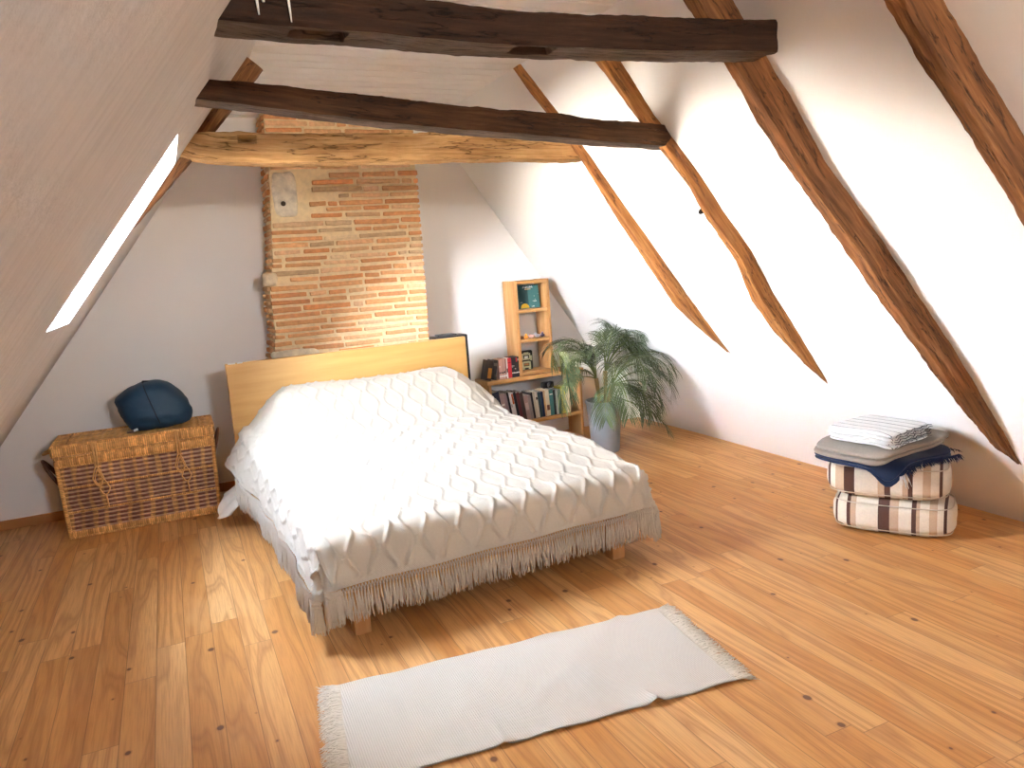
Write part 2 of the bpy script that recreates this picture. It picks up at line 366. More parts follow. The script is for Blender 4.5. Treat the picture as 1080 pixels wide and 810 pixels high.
# ---------------------------------------------------------------- chimney breast of thin bricks
def build_chimney():
    xf = lambda z: interp([0, .9, 1.0, 1.2, 1.5, 1.75, 2.4, 2.85], [.62, .63, .665, .70, .695, .745, .795, .80], z)
    xr = lambda z: interp([0, 1.0, 1.4, 1.9, 2.4, 2.85], [1.92, 1.895, 1.905, 1.91, 1.915, 1.915], z)
    YC = 5.76; mortar = (.90, .73, .44); mb = MB()
    def face(u, v):
        z = lerp(-.01, CEIL + .04, v); x = lerp(xf(z) + .012, xr(z) - .012, u)
        return (x, YC + .004 * nz(x * 14, z * 14) + .003 * nz(x * 45, z * 45), z)
    mb.grid(face, 60, 120, 0, col=mortar)
    def sideL(u, v):
        z = lerp(-.01, CEIL + .04, v); x = xf(z) + .012; y = lerp(YB + .01, YC, u)
        return (x + .012 * nz(y * 12, z * 12) * min(1, (1 - u) * 8), y + (.004 * nz(x * 14, z * 14) + .003 * nz(x * 45, z * 45) if u == 1 else 0), z)
    mb.grid(sideL, 16, 120, 0, col=mortar)
    def sideR(u, v):
        z = lerp(-.01, CEIL + .04, v); x = xr(z) - .012; y = lerp(YC, YB + .01, u)
        return (x, y + (.004 * nz(x * 14, z * 14) + .003 * nz(x * 45, z * 45) if u == 0 else 0), z)
    mb.grid(sideR, 16, 120, 0, col=mortar)
    pal = [(.76, .37, .16), (.80, .43, .20), (.76, .37, .16), (.82, .50, .26), (.74, .33, .13), (.84, .55, .31), (.78, .41, .18), (.80, .46, .22)]
    odd = [(.74, .52, .30), (.62, .42, .23), (.86, .62, .36), (.86, .66, .40)]
    r = random.Random(3)
    def brick(x0, x1, z, h, y=YC, side=None):
        c = r.choice(odd) if r.random() < .11 else r.choice(pal)
        k = r.uniform(.88, 1.1); c = tuple(min(.9, q * k) for q in c)
        bm = bmesh.new(); bmesh.ops.create_cube(bm, size=1)
        L = x1 - x0; ncut = max(1, int(L / .045))
        bmesh.ops.subdivide_edges(bm, edges=[e for e in bm.edges if abs((e.verts[0].co - e.verts[1].co).x) > .5], cuts=ncut)
        tl = r.uniform(-.006, .006)
        sd = r.uniform(0, 99); dep = r.uniform(.02, .034)
        for v in bm.verts:
            q = v.co
            x = q.x * L + (x0 + x1) / 2; zz = z + q.z * h * (1.0 + .18 * nz(x * 22, sd, q.z * 3)) + tl * q.x
            v.co = Vector((x + .004 * nz(zz * 60, sd, q.x), y + q.y * dep + .003 * nz(x * 30, sd, 7), zz))
        bmesh.ops.bevel(bm, geom=list(bm.edges), offset=.0045, segments=1, affect='EDGES')
        bm.verts.index_update()
        mb.add([v.co.copy() for v in bm.verts], [[v.index for v in f.verts] for f in bm.faces], 1, c); bm.free()
    z = .03
    row = 0
    while z < CEIL - .02:
        h = r.uniform(.026, .036); x = xf(z) + .006 + (r.uniform(0, .02) if row % 2 else r.uniform(.0, .01))
        xe = xr(z) - .002
        while x < xe - .03:
            L = r.choice([.24, .27, .30, .25, .33, .20, .12, .07, .36]) * r.uniform(.9, 1.08)
            x1 = min(x + L, xe)
            if xe - x1 < .05: x1 = xe
            if not (2.02 < z < 2.38 and x < .99) and not (.98 < z < 1.055 and x < 1.0) and not (1.56 < z < 1.62 and x < .83):
                brick(x, x1, z + r.uniform(-.004, .004), h)
            x = x1 + r.uniform(.012, .03)
        # end bricks on the left flank
        yy = YC + .03
        while yy < YB - .05:
            L = r.uniform(.10, .2); c = tuple(q * .9 for q in r.choice(pal))
            mb.box((xf(z) + .012, min(yy + L / 2, YB - .04), z), (.03 + r.uniform(0, .015), min(L, YB - yy - .01), h), None, .005, 1, c, 1, .006)
            yy += L + .02
        z += h + r.uniform(.016, .024); row += 1
    stone = (.90, .81, .64)
    def lump(cx, cz, sx, sz, dep, col, sd):                           # rough limestone blocks let into the brick
        def fn(u, v):
            th = u * 2 * math.pi; ph = v * math.pi / 2
            ct = math.copysign(abs(math.cos(th)) ** .55, math.cos(th)); st = math.copysign(abs(math.sin(th)) ** .55, math.sin(th))
            k = 1 + .14 * nz(ct * 1.7, st * 1.7, sd)
            rr = math.sin(ph) ** .45
            x = cx + ct * sx * k * rr; zz = cz + st * sz * k * rr
            return (x, YC + .01 - dep * math.cos(ph) ** .6 - .006 * nz(x * 25, zz * 25, sd), zz)
        mb.grid(fn, 40, 14, 2, col=col)
    lump(.895, 2.20, .088, .16, .035, stone, 1.0); lump(.715, 1.60, .055, .05, .06, (.80, .66, .45), 5.0); lump(.83, 1.03, .17, .045, .04, (.90, .80, .60), 9.0)
    o = mb.build('chimney_breast', [mat_vcol('mortar', .9, .1, .18, 26, .5), mat_vcol('brick', .85, .15, .28, 34, .5), mat_vcol('limestone', .9, .1, .35, 16, .6, .012)], smooth=True, angle=35)
    tag(o, 'chimney breast of thin orange bricks and pale mortar behind the headboard', 'chimney')
    mb2 = MB(); mb2.tube([(.872, YC - .022, 2.135), (.872, YC - .028, 2.135)], .018, 12); 
    mb2.build('hole_plug', plain('hole_dark', (.10, .07, .045), .9, .1), o)
build_chimney()

# ---------------------------------------------------------------- timbers
def timber(name, st, mat, amp=.008, k=7, step=.02, hook=None, soft=.05, seed=0.0, parent=None, under=-1):
    """st: list of four corner points per station; skinned as a rough hewn beam with end caps"""
    st = [[Vector(c) for c in s] for s in st]
    cen = [sum(s, Vector()) / 4 for s in st]; L = [0]
    for i in range(len(st) - 1): L.append(L[-1] + (cen[i + 1] - cen[i]).length)
    n = max(4, int(L[-1] / step)); mb = MB(); rings = []
    for i in range(n + 1):
        d = L[-1] * i / n; j = 0
        while j < len(L) - 2 and d > L[j + 1]: j += 1
        t = (d - L[j]) / max(1e-6, L[j + 1] - L[j])
        c4 = [lerp(st[j][q], st[j + 1][q], t) for q in range(4)]; c = sum(c4, Vector()) / 4
        ring = []; per = 0.0; prev = None
        for q in range(4):
            for kk in range(k):
                tt = kk / k; p = lerp(c4[q], c4[(q + 1) % 4], tt)
                e = min(tt, 1 - tt); p = lerp(p, c, soft * max(0, 1 - e / .18) ** 2)
                if prev is not None: per += (p - prev).length
                prev = p.copy(); rel = p - c
                w_ = rel.length
                if w_ > 1e-6:
                    dirn = rel / w_
                    a_ = amp * (1.4 * nz(d * 2.2 + seed, tt * .8 + q * 3, seed) + .9 * nz(d * 9, q * 5 + tt * 3, seed + 4) + .6 * nz(d * 26, q * 9 + tt * 7, seed))
                    a_ = max(-w_ * .3, min(w_ * .3, a_))
                    p = p + dirn * a_
                if hook: p = hook(p, d, q, tt, c)
                ring.append((p, (d, per)))
        rings.append(ring)
    m_ = 4 * k; b = 0
    vs_ = [p for rg in rings for (p, _) in rg]
    for i, rg in enumerate(rings):
        for j, (_, u) in enumerate(rg): mb.uv[i * m_ + j] = u
    fs = []; mi = []
    for i in range(n):
        for j in range(m_):
            j2 = (j + 1) % m_; fs.append((i * m_ + j, i * m_ + j2, (i + 1) * m_ + j2, (i + 1) * m_ + j))
    fs.append(tuple(range(m_ - 1, -1, -1))); fs.append(tuple(n * m_ + j for j in range(m_)))
    mb.add(vs_, fs)
    mats = mat if isinstance(mat, list) else [mat]
    for i in range(n):
        for j in range(m_):
            if j // k == under: mb.mi[i * m_ + j] = 1
    o = mb.build(name, mats, parent, smooth=True, angle=40, recalc=True)
    return o
# collar beams: corners = front-bottom, front-top, back-top, back-bottom, per x
def collar(name, rows, mat, depth, **kw):
    return timber(name, [[(x, y, zb), (x, y, zt), (x, y + depth, zt), (x, y + depth, zb)] for (x, y, zb, zt) in rows], mat, **kw)
def slot_hook(slots, rec):
    def h(p, d, q, tt, c):
        if q == 3:                                                    # bottom face
            for (x0, x1) in slots:
                if x0 < p.x < x1 and .34 < tt < .85: return p + Vector((0, 0, rec))
        return p
    return h
b1 = collar('collar_beam', [(.10, 2.397, 2.345, 2.41), (.27, 2.40, 2.340, 2.425), (.45, 2.404, 2.335, 2.45), (.70, 2.41, 2.336, 2.45), (.95, 2.416, 2.328, 2.45), (1.2, 2.421, 2.325, 2.444), (1.5, 2.428, 2.333, 2.451), (1.9, 2.438, 2.345, 2.470), (2.2, 2.444, 2.360, 2.488), (2.40, 2.448, 2.366, 2.495)],
            [M_dark, M_grey], .17, under=3, amp=.006, seed=2.0, hook=slot_hook([(.46, .62), (1.22, 1.37)], .055), step=.012, k=9)
tag(b1, 'nearest dark oak collar beam across the top with mortise slots underneath', 'beam', 'oak collar beams')
mb = MB()
for (x, l, r_) in ((.355, .085, .006), (.372, .05, .010), (.386, .035, .006), (.446, .10, .005)):
    mb.tube([(x, 2.398, 2.447), (x + .001, 2.394, 2.447 - l * .5), (x + .003, 2.395, 2.447 - l)], [r_, r_ * .8, r_ * .4], 8)
mb.build('plaster_drip', M_white, b1)['label'] = 'white plaster drips'
b2 = collar('collar_beam', [(.06, 3.187, 2.292, 2.372), (.21, 3.199, 2.297, 2.375), (.41, 3.217, 2.281, 2.373), (.66, 3.241, 2.258, 2.358), (.92, 3.265, 2.236, 2.346), (1.3, 3.30, 2.213, 2.322), (1.6, 3.328, 2.200, 2.309), (1.9, 3.356, 2.186, 2.303), (2.15, 3.379, 2.171, 2.283), (2.45, 3.406, 2.160, 2.274), (2.60, 3.42, 2.154, 2.262)],
            [M_umber, M_grey], .14, under=3, amp=.007, seed=11.0)
tag(b2, 'dark bowed collar beam crossing just in front of the honey coloured beam', 'beam', 'oak collar beams')
def b3hook(p, d, q, tt, c):
    g = math.hypot((p.x - .50) / .05, (p.z - 2.325) / .022)
    if q == 0 and g < 1: return p + Vector((0, .07 * (1 - g ** 4), 0))
    return p
b3 = collar('collar_beam', [(.10, 4.2, 2.262, 2.315), (.17, 4.2, 2.247, 2.33), (.24, 4.204, 2.228, 2.352), (.36, 4.209, 2.213, 2.362), (.6, 4.219, 2.201, 2.361), (.98, 4.234, 2.203, 2.364), (1.4, 4.252, 2.211, 2.372), (1.66, 4.262, 2.220, 2.376), (2.1, 4.28, 2.219, 2.366), (2.46, 4.295, 2.217, 2.355), (2.625, 4.302, 2.224, 2.345)],
            M_honey, .15, amp=.007, seed=23.0, hook=b3hook, step=.012, k=10)
tag(b3, 'honey coloured oak collar beam in front of the brick chimney', 'beam', 'oak collar beams')
# rafters on the right slope: rows of (s, y far edge, y near edge, projection)
def rafter(name, rows, mat, inner=.6, emb=.05, side='R', **kw):
    O, U, Nn = (RO, RU, RN) if side == 'R' else (LO, LU, LN)
    st = []
    for (s, yf, yn, h) in rows:
        P0 = lambda y, d: O + U * s + Vector((0, y, 0)) + Nn * d
        e = emb
        st.append([P0(yn, -e), P0(yn + (yf - yn) * (1 - inner) * .55, h), P0(yf, h), P0(yf + .01, -e)])
    return timber(name, st, mat, **kw)
r1 = rafter('rafter', [(3.40, 4.405, 4.355, .04), (3.08, 4.35, 4.30, .045), (2.70, 4.275, 4.235, .05), (2.34, 4.285, 4.200, .055), (1.87, 4.275, 4.145, .055), (1.5, 4.265, 4.11, .05), (1.25, 4.17, 4.075, .025), (1.02, 4.07, 4.05, -.01)],
            M_orange, amp=.006, seed=31.0)
tag(r1, 'thin orange brown rafter farthest back on the right slope', 'rafter', 'rafters on the right slope')
r2 = rafter('rafter', [(3.42, 3.60, 3.49, .075), (3.2, 3.555, 3.475, .08), (2.82, 3.485, 3.455, .08), (2.65, 3.455, 3.405, .08), (2.4, 3.40, 3.36, .08), (2.2, 3.405, 3.345, .08), (1.9, 3.37, 3.30, .08), (1.6, 3.43, 3.315, .08), (1.32, 3.41, 3.295, .06), (1.08, 3.36, 3.29, .03), (.84, 3.30, 3.29, -.012)],
            M_orange, amp=.006, seed=41.0)
tag(r2, 'orange brown rafter between the thin one and the thick one on right slope', 'rafter', 'rafters on the right slope')
mb = MB(); mb.tube([RO + RU * 2.23 + Vector((0, 3.44, 0)) + RN * d for d in (.04, .06, .075)], [.014, .016, .010], 8)
mb.uv = {i: (0, 0) for i in range(len(mb.v))}
mb.build('branch_stub', M_dark, r2)
r3 = rafter('rafter', [(3.42, 2.75, 2.61, .13), (3.2, 2.71, 2.61, .13), (2.95, 2.675, 2.585, .13), (2.63, 2.66, 2.55, .13), (2.35, 2.62, 2.54, .13), (2.08, 2.57, 2.475, .13), (1.9, 2.525, 2.44, .13), (1.73, 2.51, 2.42, .13), (1.3, 2.425, 2.35, .125), (.95, 2.36, 2.31, .10), (.67, 2.35, 2.275, .05), (.46, 2.29, 2.265, -.012)],
            M_brown, inner=.62, amp=.008, seed=53.0)
tag(r3, 'thick brown rafter running down to the floor behind the striped poufs', 'rafter', 'rafters on the right slope')
r4 = rafter('rafter', [(3.42, 1.94, 1.86, .13), (2.97, 1.885, 1.80, .13), (2.75, 1.86, 1.77, .13), (2.56, 1.815, 1.74, .13), (2.37, 1.775, 1.705, .13), (2.1, 1.735, 1.66, .13), (1.6, 1.66, 1.58, .13), (1.0, 1.57, 1.49, .11), (.45, 1.50, 1.46, -.012)],
            M_brown, inner=.62, amp=.008, seed=67.0)
tag(r4, 'dark brown rafter cut off by the top right corner of the photo', 'rafter', 'rafters on the right slope')
r5 = rafter('rafter', [(3.50, 4.40, 4.27, .145), (3.38, 4.395, 4.25, .14), (3.2, 4.37, 4.235, .125), (3.0, 4.355, 4.23, .107), (2.85, 4.35, 4.23, .095), (2.72, 4.345, 4.235, .08), (2.6, 4.345, 4.25, .067), (2.42, 4.36, 4.265, .045)],
            M_brown, side='L', inner=.75, amp=.006, seed=77.0)
tag(r5, 'dark rafter on the left slope beside the skylight', 'rafter')

# ---------------------------------------------------------------- bed
M_oak = mat_board('headboard_oak', (.56, .30, .085), (.68, .40, .14), 1.1, 14.0, .42)
M_leg = mat_boardz('leg_pine', (.46, .23, .085), (.58, .32, .13))
BR = R(2.7); BED = (1.31, 3.20, 0)
bed = thing('bed', BED, 'double bed with a plain pale oak headboard and square wooden legs', 'bed', BR)
mb = MB(); mb.box((-.005, 2.235, .555), (1.775, .045, 1.0), None, .004, seg=2)
hb = mb.build('headboard', M_oak, bed, smooth=True, angle=30)
mb = MB()
for (x, l) in ((-.80, .035), (-.855, .05)): mb.box((x, 2.205, 1.056), (l, .02, .006), None, .002, jit=.004)
mb.build('plaster_chip', M_white, hb)['label'] = 'small white plaster chips'
for sx in (-1, 1):
    for y in (.045, 2.1):
        mb = MB(); mb.box((sx * .70 + .005, y, .14), (.075, .075, .28), None, .004)
        mb.build('leg', M_leg, bed, smooth=True, angle=30)
    mb = MB(); mb.box((sx * .745, 1.10, .195), (.03, 2.2, .18), None, .004); mb.build('side_rail', M_oak, bed, smooth=True, angle=30)  # out of sight; made deep to darken the space under the bed
mb = MB(); mb.box((0, .10, .195), (1.46, .03, .17), None, .004); mb.build('foot_rail', M_oak, bed, smooth=True, angle=30)  # hidden too, its depth keeps light from under the bed
mb = MB()
for i in range(20): mb.box((0, .14 + i * .104, .272), (1.455, .085, .02), None, .003)
mb.build('slat_base', M_leg, bed, smooth=True, angle=30)

def top_z(x, v):
    z = .495 + .075 * sm(v, -.05, .55) + .03 * sm(v, .5, 1.4)
    hump = sm(v, 1.36, 2.02) * (1 - sm(abs(x - .06), .56, .99))
    z += .255 * hump + .015 * sm(v, 1.3, 1.5) * nz(x * 3, v * 3)
    z -= .05 * sm(abs(x), .6, .95) * sm(v, .3, 1.2)
    return z
# cream undersheet with the mattress in it, its corner hanging out at the head
mb = MB()
def sheet(u, v):
    a = u * 2 * math.pi; c_, s_ = math.cos(a), math.sin(a)
    x = math.copysign(abs(c_) ** .22, c_) * .765; y = 1.09 + math.copysign(abs(s_) ** .22, s_) * 1.08
    if v < .5: z = lerp(.288, top_z(x, y) - .12, v * 2)
    else:
        k = 1 - (v - .5) * 2; x *= max(k, .001); y = 1.09 + (y - 1.09) * max(k, .001); z = top_z(x, y) - .09
    return (x, y, z)
mb.grid(sheet, 72, 16, wrap=True)
M_sheet = plain('cream_cotton', (.80, .73, .62), .85, .15, .05, 25, .15, .1)
sheet_o = mb.build('bed_sheet', M_sheet, None, smooth=True); sheet_o.location = BED; sheet_o.rotation_euler = (0, 0, BR)
b_ = bmesh.new(); b_.from_mesh(sheet_o.data)
mb = MB()
def corner(u, v):                                                    # loose corner of the sheet falling down beside the trunk
    y = lerp(1.845, 2.168, u); k = sm(u, -.9, .45)
    drop = lerp(.03, .215, k) - .10 * sm(u, .55, 1.0)
    z = .298 - drop * v
    x = -.768 - (.05 + (.27 - .06 * sm(u, .5, 1)) * k) * v ** .75 - .012 * math.sin(u * 15 + v * 3) * v
    return (x, y, z)
mb.grid(corner, 24, 14); 
def corner2(u, v):
    p = Vector(corner(u, v)); return p + Vector((.006, 0, -.004))
mb.grid(corner2, 24, 14)
cs = mb.build('hanging_corner', M_sheet, sheet_o)
b_.free()
tag(sheet_o, 'cream sheet hanging out under the white bedspread beside the wicker trunk', 'sheet')

# white knitted bedspread
WF, RAD = .80, .075
OVS, OVF = .30, .255
S0 = WF + OVS; TH = 2.165
CU, CV = .172, .215
def cable(S, T):
    cx_ = S / CU + .5; fx_ = cx_ - math.floor(cx_) - .5
    a = .13 + .235 * (.5 - .5 * math.cos(2 * math.pi * (T + .23) / CV))
    d = (abs(fx_) - a) * CU
    h = .0068 * math.exp(-(d / .010) ** 2) * (1 + .35 * math.sin((T * 1 + fx_ * .2) * 210))
    h *= 1 + 1.1 * (1 - sm(T, -.08, .10))
    inner = 1 if abs(fx_) < a else 0
    sd = .0026 * math.sin(S * 2 * math.pi / .0165 + math.pi * math.floor(T / .0165)) * math.sin(T * 2 * math.pi / .033)
    wide = (a - .13) / .235
    if inner: h += sd * (1 - wide) ** 1.0 - .001
    else:
        h += sd * .35
        # small ring where neighbouring cables nearly touch
        g = math.hypot((abs(fx_) - .5) * CU / .016, ((T + .23) / CV - math.floor((T + .23) / CV) - .5) * CV / .022)
        h += .006 * math.exp(-((g - .8) / .35) ** 2)
    return h
def drape(S, T):
    """cloth coordinate -> bed space point and outward direction"""
    dx = max(0, abs(S) - WF); dy = max(0, -T); sx = 1 if S > 0 else -1
    bx = max(-WF, min(WF, S)); by = max(0, T)
    if dx == 0 and dy == 0:
        return Vector((bx, by, top_z(bx, by)))
    p_ = 7.0
    d = (dx ** p_ + dy ** p_) ** (1 / p_); q = math.hypot(dx, dy); ox, oy = sx * dx / q, -dy / q
    z0 = top_z(bx, by)
    arc = RAD * math.pi / 2
    both = min(dx, dy) / max(dx, dy) if min(dx, dy) > 0 else 0
    if d < arc:
        th = d / RAD; out = RAD * math.sin(th); dn = RAD * (1 - math.cos(th))
    else:
        e = d - arc; fl = .13 if dy == 0 else lerp(.20, .13, 0)
        if dx > 0 and dy == 0:
            fl = .13 + .45 * sm(T, 1.3, 2.0)
        k = 1.0 + .02 * both
        out = RAD + fl * e + .10 * both * e; dn = RAD + e * k * math.sqrt(1 - min(.5, fl) ** 2)
        fold = .009 * math.sin(T * 13 + sx) + .003 * math.sin(T * 31) if dy == 0 else .010 * math.sin(S * 13)
        out += fold * sm(e, 0, .2) + .03 * both * math.sin(math.atan2(dy, dx) * 6) * sm(e, 0, .2)
    return Vector((bx + ox * out, by + oy * out, z0 - dn))
NS, NTT = 280, 312
mb = MB()
P0 = [[None] * (NS + 1) for _ in range(NTT + 1)]
for j in range(NTT + 1):
    T = lerp(-OVF, TH, j / NTT)
    for i in range(NS + 1):
        P0[j][i] = drape(lerp(-S0, S0, i / NS), T)
for j in range(NTT + 1):
    T = lerp(-OVF, TH, j / NTT)
    for i in range(NS + 1):
        S = lerp(-S0, S0, i / NS)
        a = P0[j][min(i + 1, NS)] - P0[j][max(i - 1, 0)]; b = P0[min(j + 1, NTT)][i] - P0[max(j - 1, 0)][i]
        n_ = a.cross(b)
        n_ = n_.normalized() if n_.length > 1e-9 else Vector((0, 0, 1))
        edge = min(S0 - abs(S), T + OVF)
        h = (cable(S, T) if edge > .03 else .003 * math.sin((S + T) * 260)) + .006 * nz(S * 5, T * 5, 2) + .003 * nz(S * 17, T * 17, 3)
        mb.v.append(tuple(P0[j][i] + n_ * h)); mb.uv[len(mb.v) - 1] = (S, T)
for j in range(NTT):
    for i in range(NS):
        k = j * (NS + 1) + i; mb.f.append((k, k + 1, k + NS + 2, k + NS + 1)); mb.mi.append(0)
m = NT('white_knit'); u_ = m.sep(m.uv())
st = m.math('MULTIPLY', m.math('SINE', m.math('MULTIPLY', u_[0], 760.0)), m.math('SINE', m.math('MULTIPLY', u_[1], 620.0)))
nn_ = m.noise(m.obj(), 120, 3)
m.bump(m.math('ADD', m.math('MULTIPLY', st, .5), nn_), .28, .004)
M_knit = m.fin(m.mix(nn_, (.52, .455, .36), (.58, .52, .43)), .92, .08, .15)
spread = mb.build('bedspread', M_knit, None)
spread.location = BED; spread.rotation_euler = (0, 0, BR)
tag(spread, 'white cable knit bedspread with long fringe draped over the bed', 'bedspread')
def fringe(name, pts, dirs, length):
    r = random.Random(len(pts)); mb = MB()
    for i, (p, o_) in enumerate(zip(pts, dirs)):
        q = pts[min(i + 1, len(pts) - 1)]; mid = p.lerp(q, .5)
        knot = mid + o_ * .004 + Vector((0, 0, -.020 - r.uniform(0, .004)))
        for e in (p, q): mb.tube([e + o_ * .004, e.lerp(knot, .5) + o_ * .006, knot], .0028, 4, cap=False)
        mb.tube([knot + Vector((0, 0, .006)), knot - Vector((0, 0, .002)), knot - Vector((0, 0, .010))], [.0035, .0058, .004], 6)
        tang = (q - p).normalized() if (q - p).length > 1e-6 else Vector((1, 0, 0))
        for s_ in range(4):
            ln = length * r.uniform(.86, 1.08); a = tang * r.uniform(-.010, .010) + o_ * r.uniform(-.005, .012)
            mb.tube([knot, knot + a * .5 + Vector((0, 0, -ln * .35)), knot + a + tang * r.uniform(-.006, .006) + Vector((0, 0, -ln * .7)), knot + a * 1.2 + tang * r.uniform(-.007, .007) + Vector((0, 0, -ln))],
                    [.0034, .0042, .0038, .0014], 4, cap=False)
    o = mb.build(name, M_knit, spread); o['kind'] = 'stuff'; return o
def edge_pts(fn, n):
    pts = [fn(i / n) for i in range(n + 1)]; return pts
n = 150
pts = [drape(lerp(-S0 + .02, S0 - .02, i / n), -OVF) for i in range(n + 1)]
dirs = [Vector((0, -1, 0)) for _ in pts]
fringe('foot_fringe', pts, dirs, .135)
for sx in (-1, 1):
    pts = [drape(sx * S0, lerp(-OVF, TH - .35 if sx < 0 else TH - .1, i / 124)) for i in range(125)]
    fringe('side_fringe', pts, [Vector((sx, 0, 0))] * len(pts), .13)

# ---------------------------------------------------------------- wicker trunk and bag
m = NT('wicker'); o_ = m.obj(); x, y, z = m.sep(o_)[0:3]
col = m.colattr(); v = m.noise(o_, 60, 3); big = m.noise(m.comb(m.math('MULTIPLY', x, 9.0), m.math('MULTIPLY', y, 9.0), m.math('MULTIPLY', z, 3.0)), 1.0, 2)
c = m.mix(1.0, col, m.ramp(v, [(.25, (.85, .85, .85)), (.75, (1.4, 1.4, 1.4))]), 'MULTIPLY')
c = m.mix(1.0, c, m.ramp(big, [(.3, (.7, .66, .62)), (.7, (1.15, 1.15, 1.1))]), 'MULTIPLY')
m.bump(v, .2, .003); M_wick = m.fin(c, .5, .35)
HON = (.80, .45, .15); DK = (.17, .06, .035); MID = (.54, .26, .08)
TX0, TX1, TY0, TY1, TZ = -.775, .178, 5.535, 5.935, .555
trunk = thing('wicker_trunk', ((TX0 + TX1) / 2, (TY0 + TY1) / 2, 0), 'brown wicker trunk with a lid and cane clasps standing left of the bed', 'trunk', R(-.4))
hw, hd = (TX1 - TX0) / 2, (TY1 - TY0) / 2
def wrap_face(mb, fn, W, H, sd):
    pitch = .013; nu, nv = max(8, int(W / .0035)), 6; rr = random.Random(sd); tone = [rr.random() for _ in range(int(W / pitch) + 3)]
    b0 = len(mb.v)
    mb.grid(lambda u, v: fn(u * W, v * H, .004 * abs(math.sin(math.pi * u * W / pitch)) ** .7 + .008 * math.sin(math.pi * v) ** .5), nu, nv)
    for j in range(nv + 1):
        for i in range(nu + 1):
            a = i / nu * W; t = tone[int(a / pitch)]; g = .45 + .55 * abs(math.sin(math.pi * a / pitch)) ** .6
            mb.col[b0 + j * (nu + 1) + i] = tuple(lerp(MID[q], HON[q] * 1.15, t) * g for q in range(3))
def weave_face(mb, fn, W, H, vert=False, dark=True, zoff=0):
    """fn(a,b,h): position a along, b up, h outward. over-under weave with rows ~1 cm"""
    pitch, row = .036, .0145
    nu, nv = max(8, int(W / .006)), max(4, int(H / .0032))
    def g(u, v):
        a, b = u * W, v * H
        k = math.floor(b / row); ph = math.sin(math.pi * (b / row - k)) ** .6
        s_ = math.sin(a * math.pi / pitch + math.pi * (k % 2))
        return fn(a, b, .0035 * ph * (.55 + .6 * s_) - .002)
    b0 = len(mb.v); mb.grid(g, nu, nv)
    for j in range(nv + 1):
        for i in range(nu + 1):
            a, b = i / nu * W, j / nv * H
            k = math.floor(b / row); s_ = math.sin(a * math.pi / pitch + math.pi * (k % 2))
            blot = nz(a * 11 + zoff, b * 5, 3) + .8 * math.sin(a * 2 * math.pi / .072 + .9 * nz(b * 9, a * 3))
            t = sm(blot, .1, .9) if dark else sm(nz(a * 16, b * 10, 8), -.3, .3) * .6 + .3
            lt = (.52, .33, .22) if k % 2 == 0 else DK
            if not dark: lt = MID if k % 2 else HON
            t = t * (.85 if s_ > -.3 else .35)
            c = [lerp(lt[q], HON[q], t) for q in range(3)]
            ph = math.sin(math.pi * (b / row - k))
            dk = .45 + .55 * max(0, ph) ** .5 * (.6 + .4 * s_)
            c = [q * lerp(.45, 1, max(0, ph) ** .5) for q in c]
            mb.col[b0 + j * (nu + 1) + i] = tuple(c)
mb = MB()
tp = lambda b: 1 - .035 * (1 - b / TZ)                                # slightly narrower at the foot
BH = .50
weave_face(mb, lambda a, b, h: ((a - hw) * tp(b), (-hd) * tp(b) - h, b + .02), 2 * hw, BH)
weave_face(mb, lambda a, b, h: ((hw - a) * tp(b), hd * tp(b) + h, b + .02), 2 * hw, BH, zoff=3)
weave_face(mb, lambda a, b, h: (hw * tp(b) + h, (a - hd) * tp(b), b + .02), 2 * hd, BH, zoff=5)
weave_face(mb, lambda a, b, h: (-hw * tp(b) - h, (hd - a) * tp(b), b + .02), 2 * hd, BH, zoff=7)
mb.add([(-hw * .965, -hd * .965, .012), (hw * .965, -hd * .965, .012), (hw * .965, hd * .965, .012), (-hw * .965, hd * .965, .012)], [(0, 3, 2, 1)], 0, DK)
mb.build('body', M_wick, trunk)
def wrapped(mb, pts, rad, wrap=.011, closed=True, n=10):
    """bundle of cane wound round and round"""
    P_ = [Vector(p) for p in pts]
    if closed: P_.append(P_[0])
    out = []
    for i in range(len(P_) - 1):
        L = (P_[i + 1] - P_[i]).length; k = max(1, int(L / (wrap / 3)))
        out += [P_[i].lerp(P_[i + 1], t / k) for t in range(k)]
    out.append(P_[-1]); r_ = []
    for i in range(len(out)): r_.append(rad * (1.0, .93, .80)[i % 3])
    b0 = len(mb.v); mb.tube(out, r_, n)
    rr = random.Random(int(rad * 1e5) + len(out))
    for i in range(len(out)):
        if i % 3 == 0: t = rr.random()
        c = [lerp(MID[q], HON[q] * 1.1, t) * (1 if i % 3 != 2 else .6) for q in range(3)]
        for k in range(n): mb.col[b0 + i * n + k] = tuple(c)
def rect(z, f=1.0, g=.0): return [(-hw * f - g, -hd * f - g, z), (hw * f + g, -hd * f - g, z), (hw * f + g, hd * f + g, z), (-hw * f - g, hd * f + g, z)]
for nm, z, f, rad in (('foot_rim', .010, .967, .010), ('band', .180, .977, .008), ('band', .345, .987, .008), ('rim', .549, 1.0, .010), ('rim', .492, .998, .007)):
    mb = MB(); wrapped(mb, rect(z, f, .002), rad); mb.build(nm, M_wick, trunk)
for (x, y) in ((-1, -1), (1, -1), (1, 1), (-1, 1)):
    mb = MB(); wrapped(mb, [(x * hw * .967, y * hd * .967, .01), (x * hw, y * hd, .53)], .014, closed=False); mb.build('corner_post', M_wick, trunk)
mb = MB()
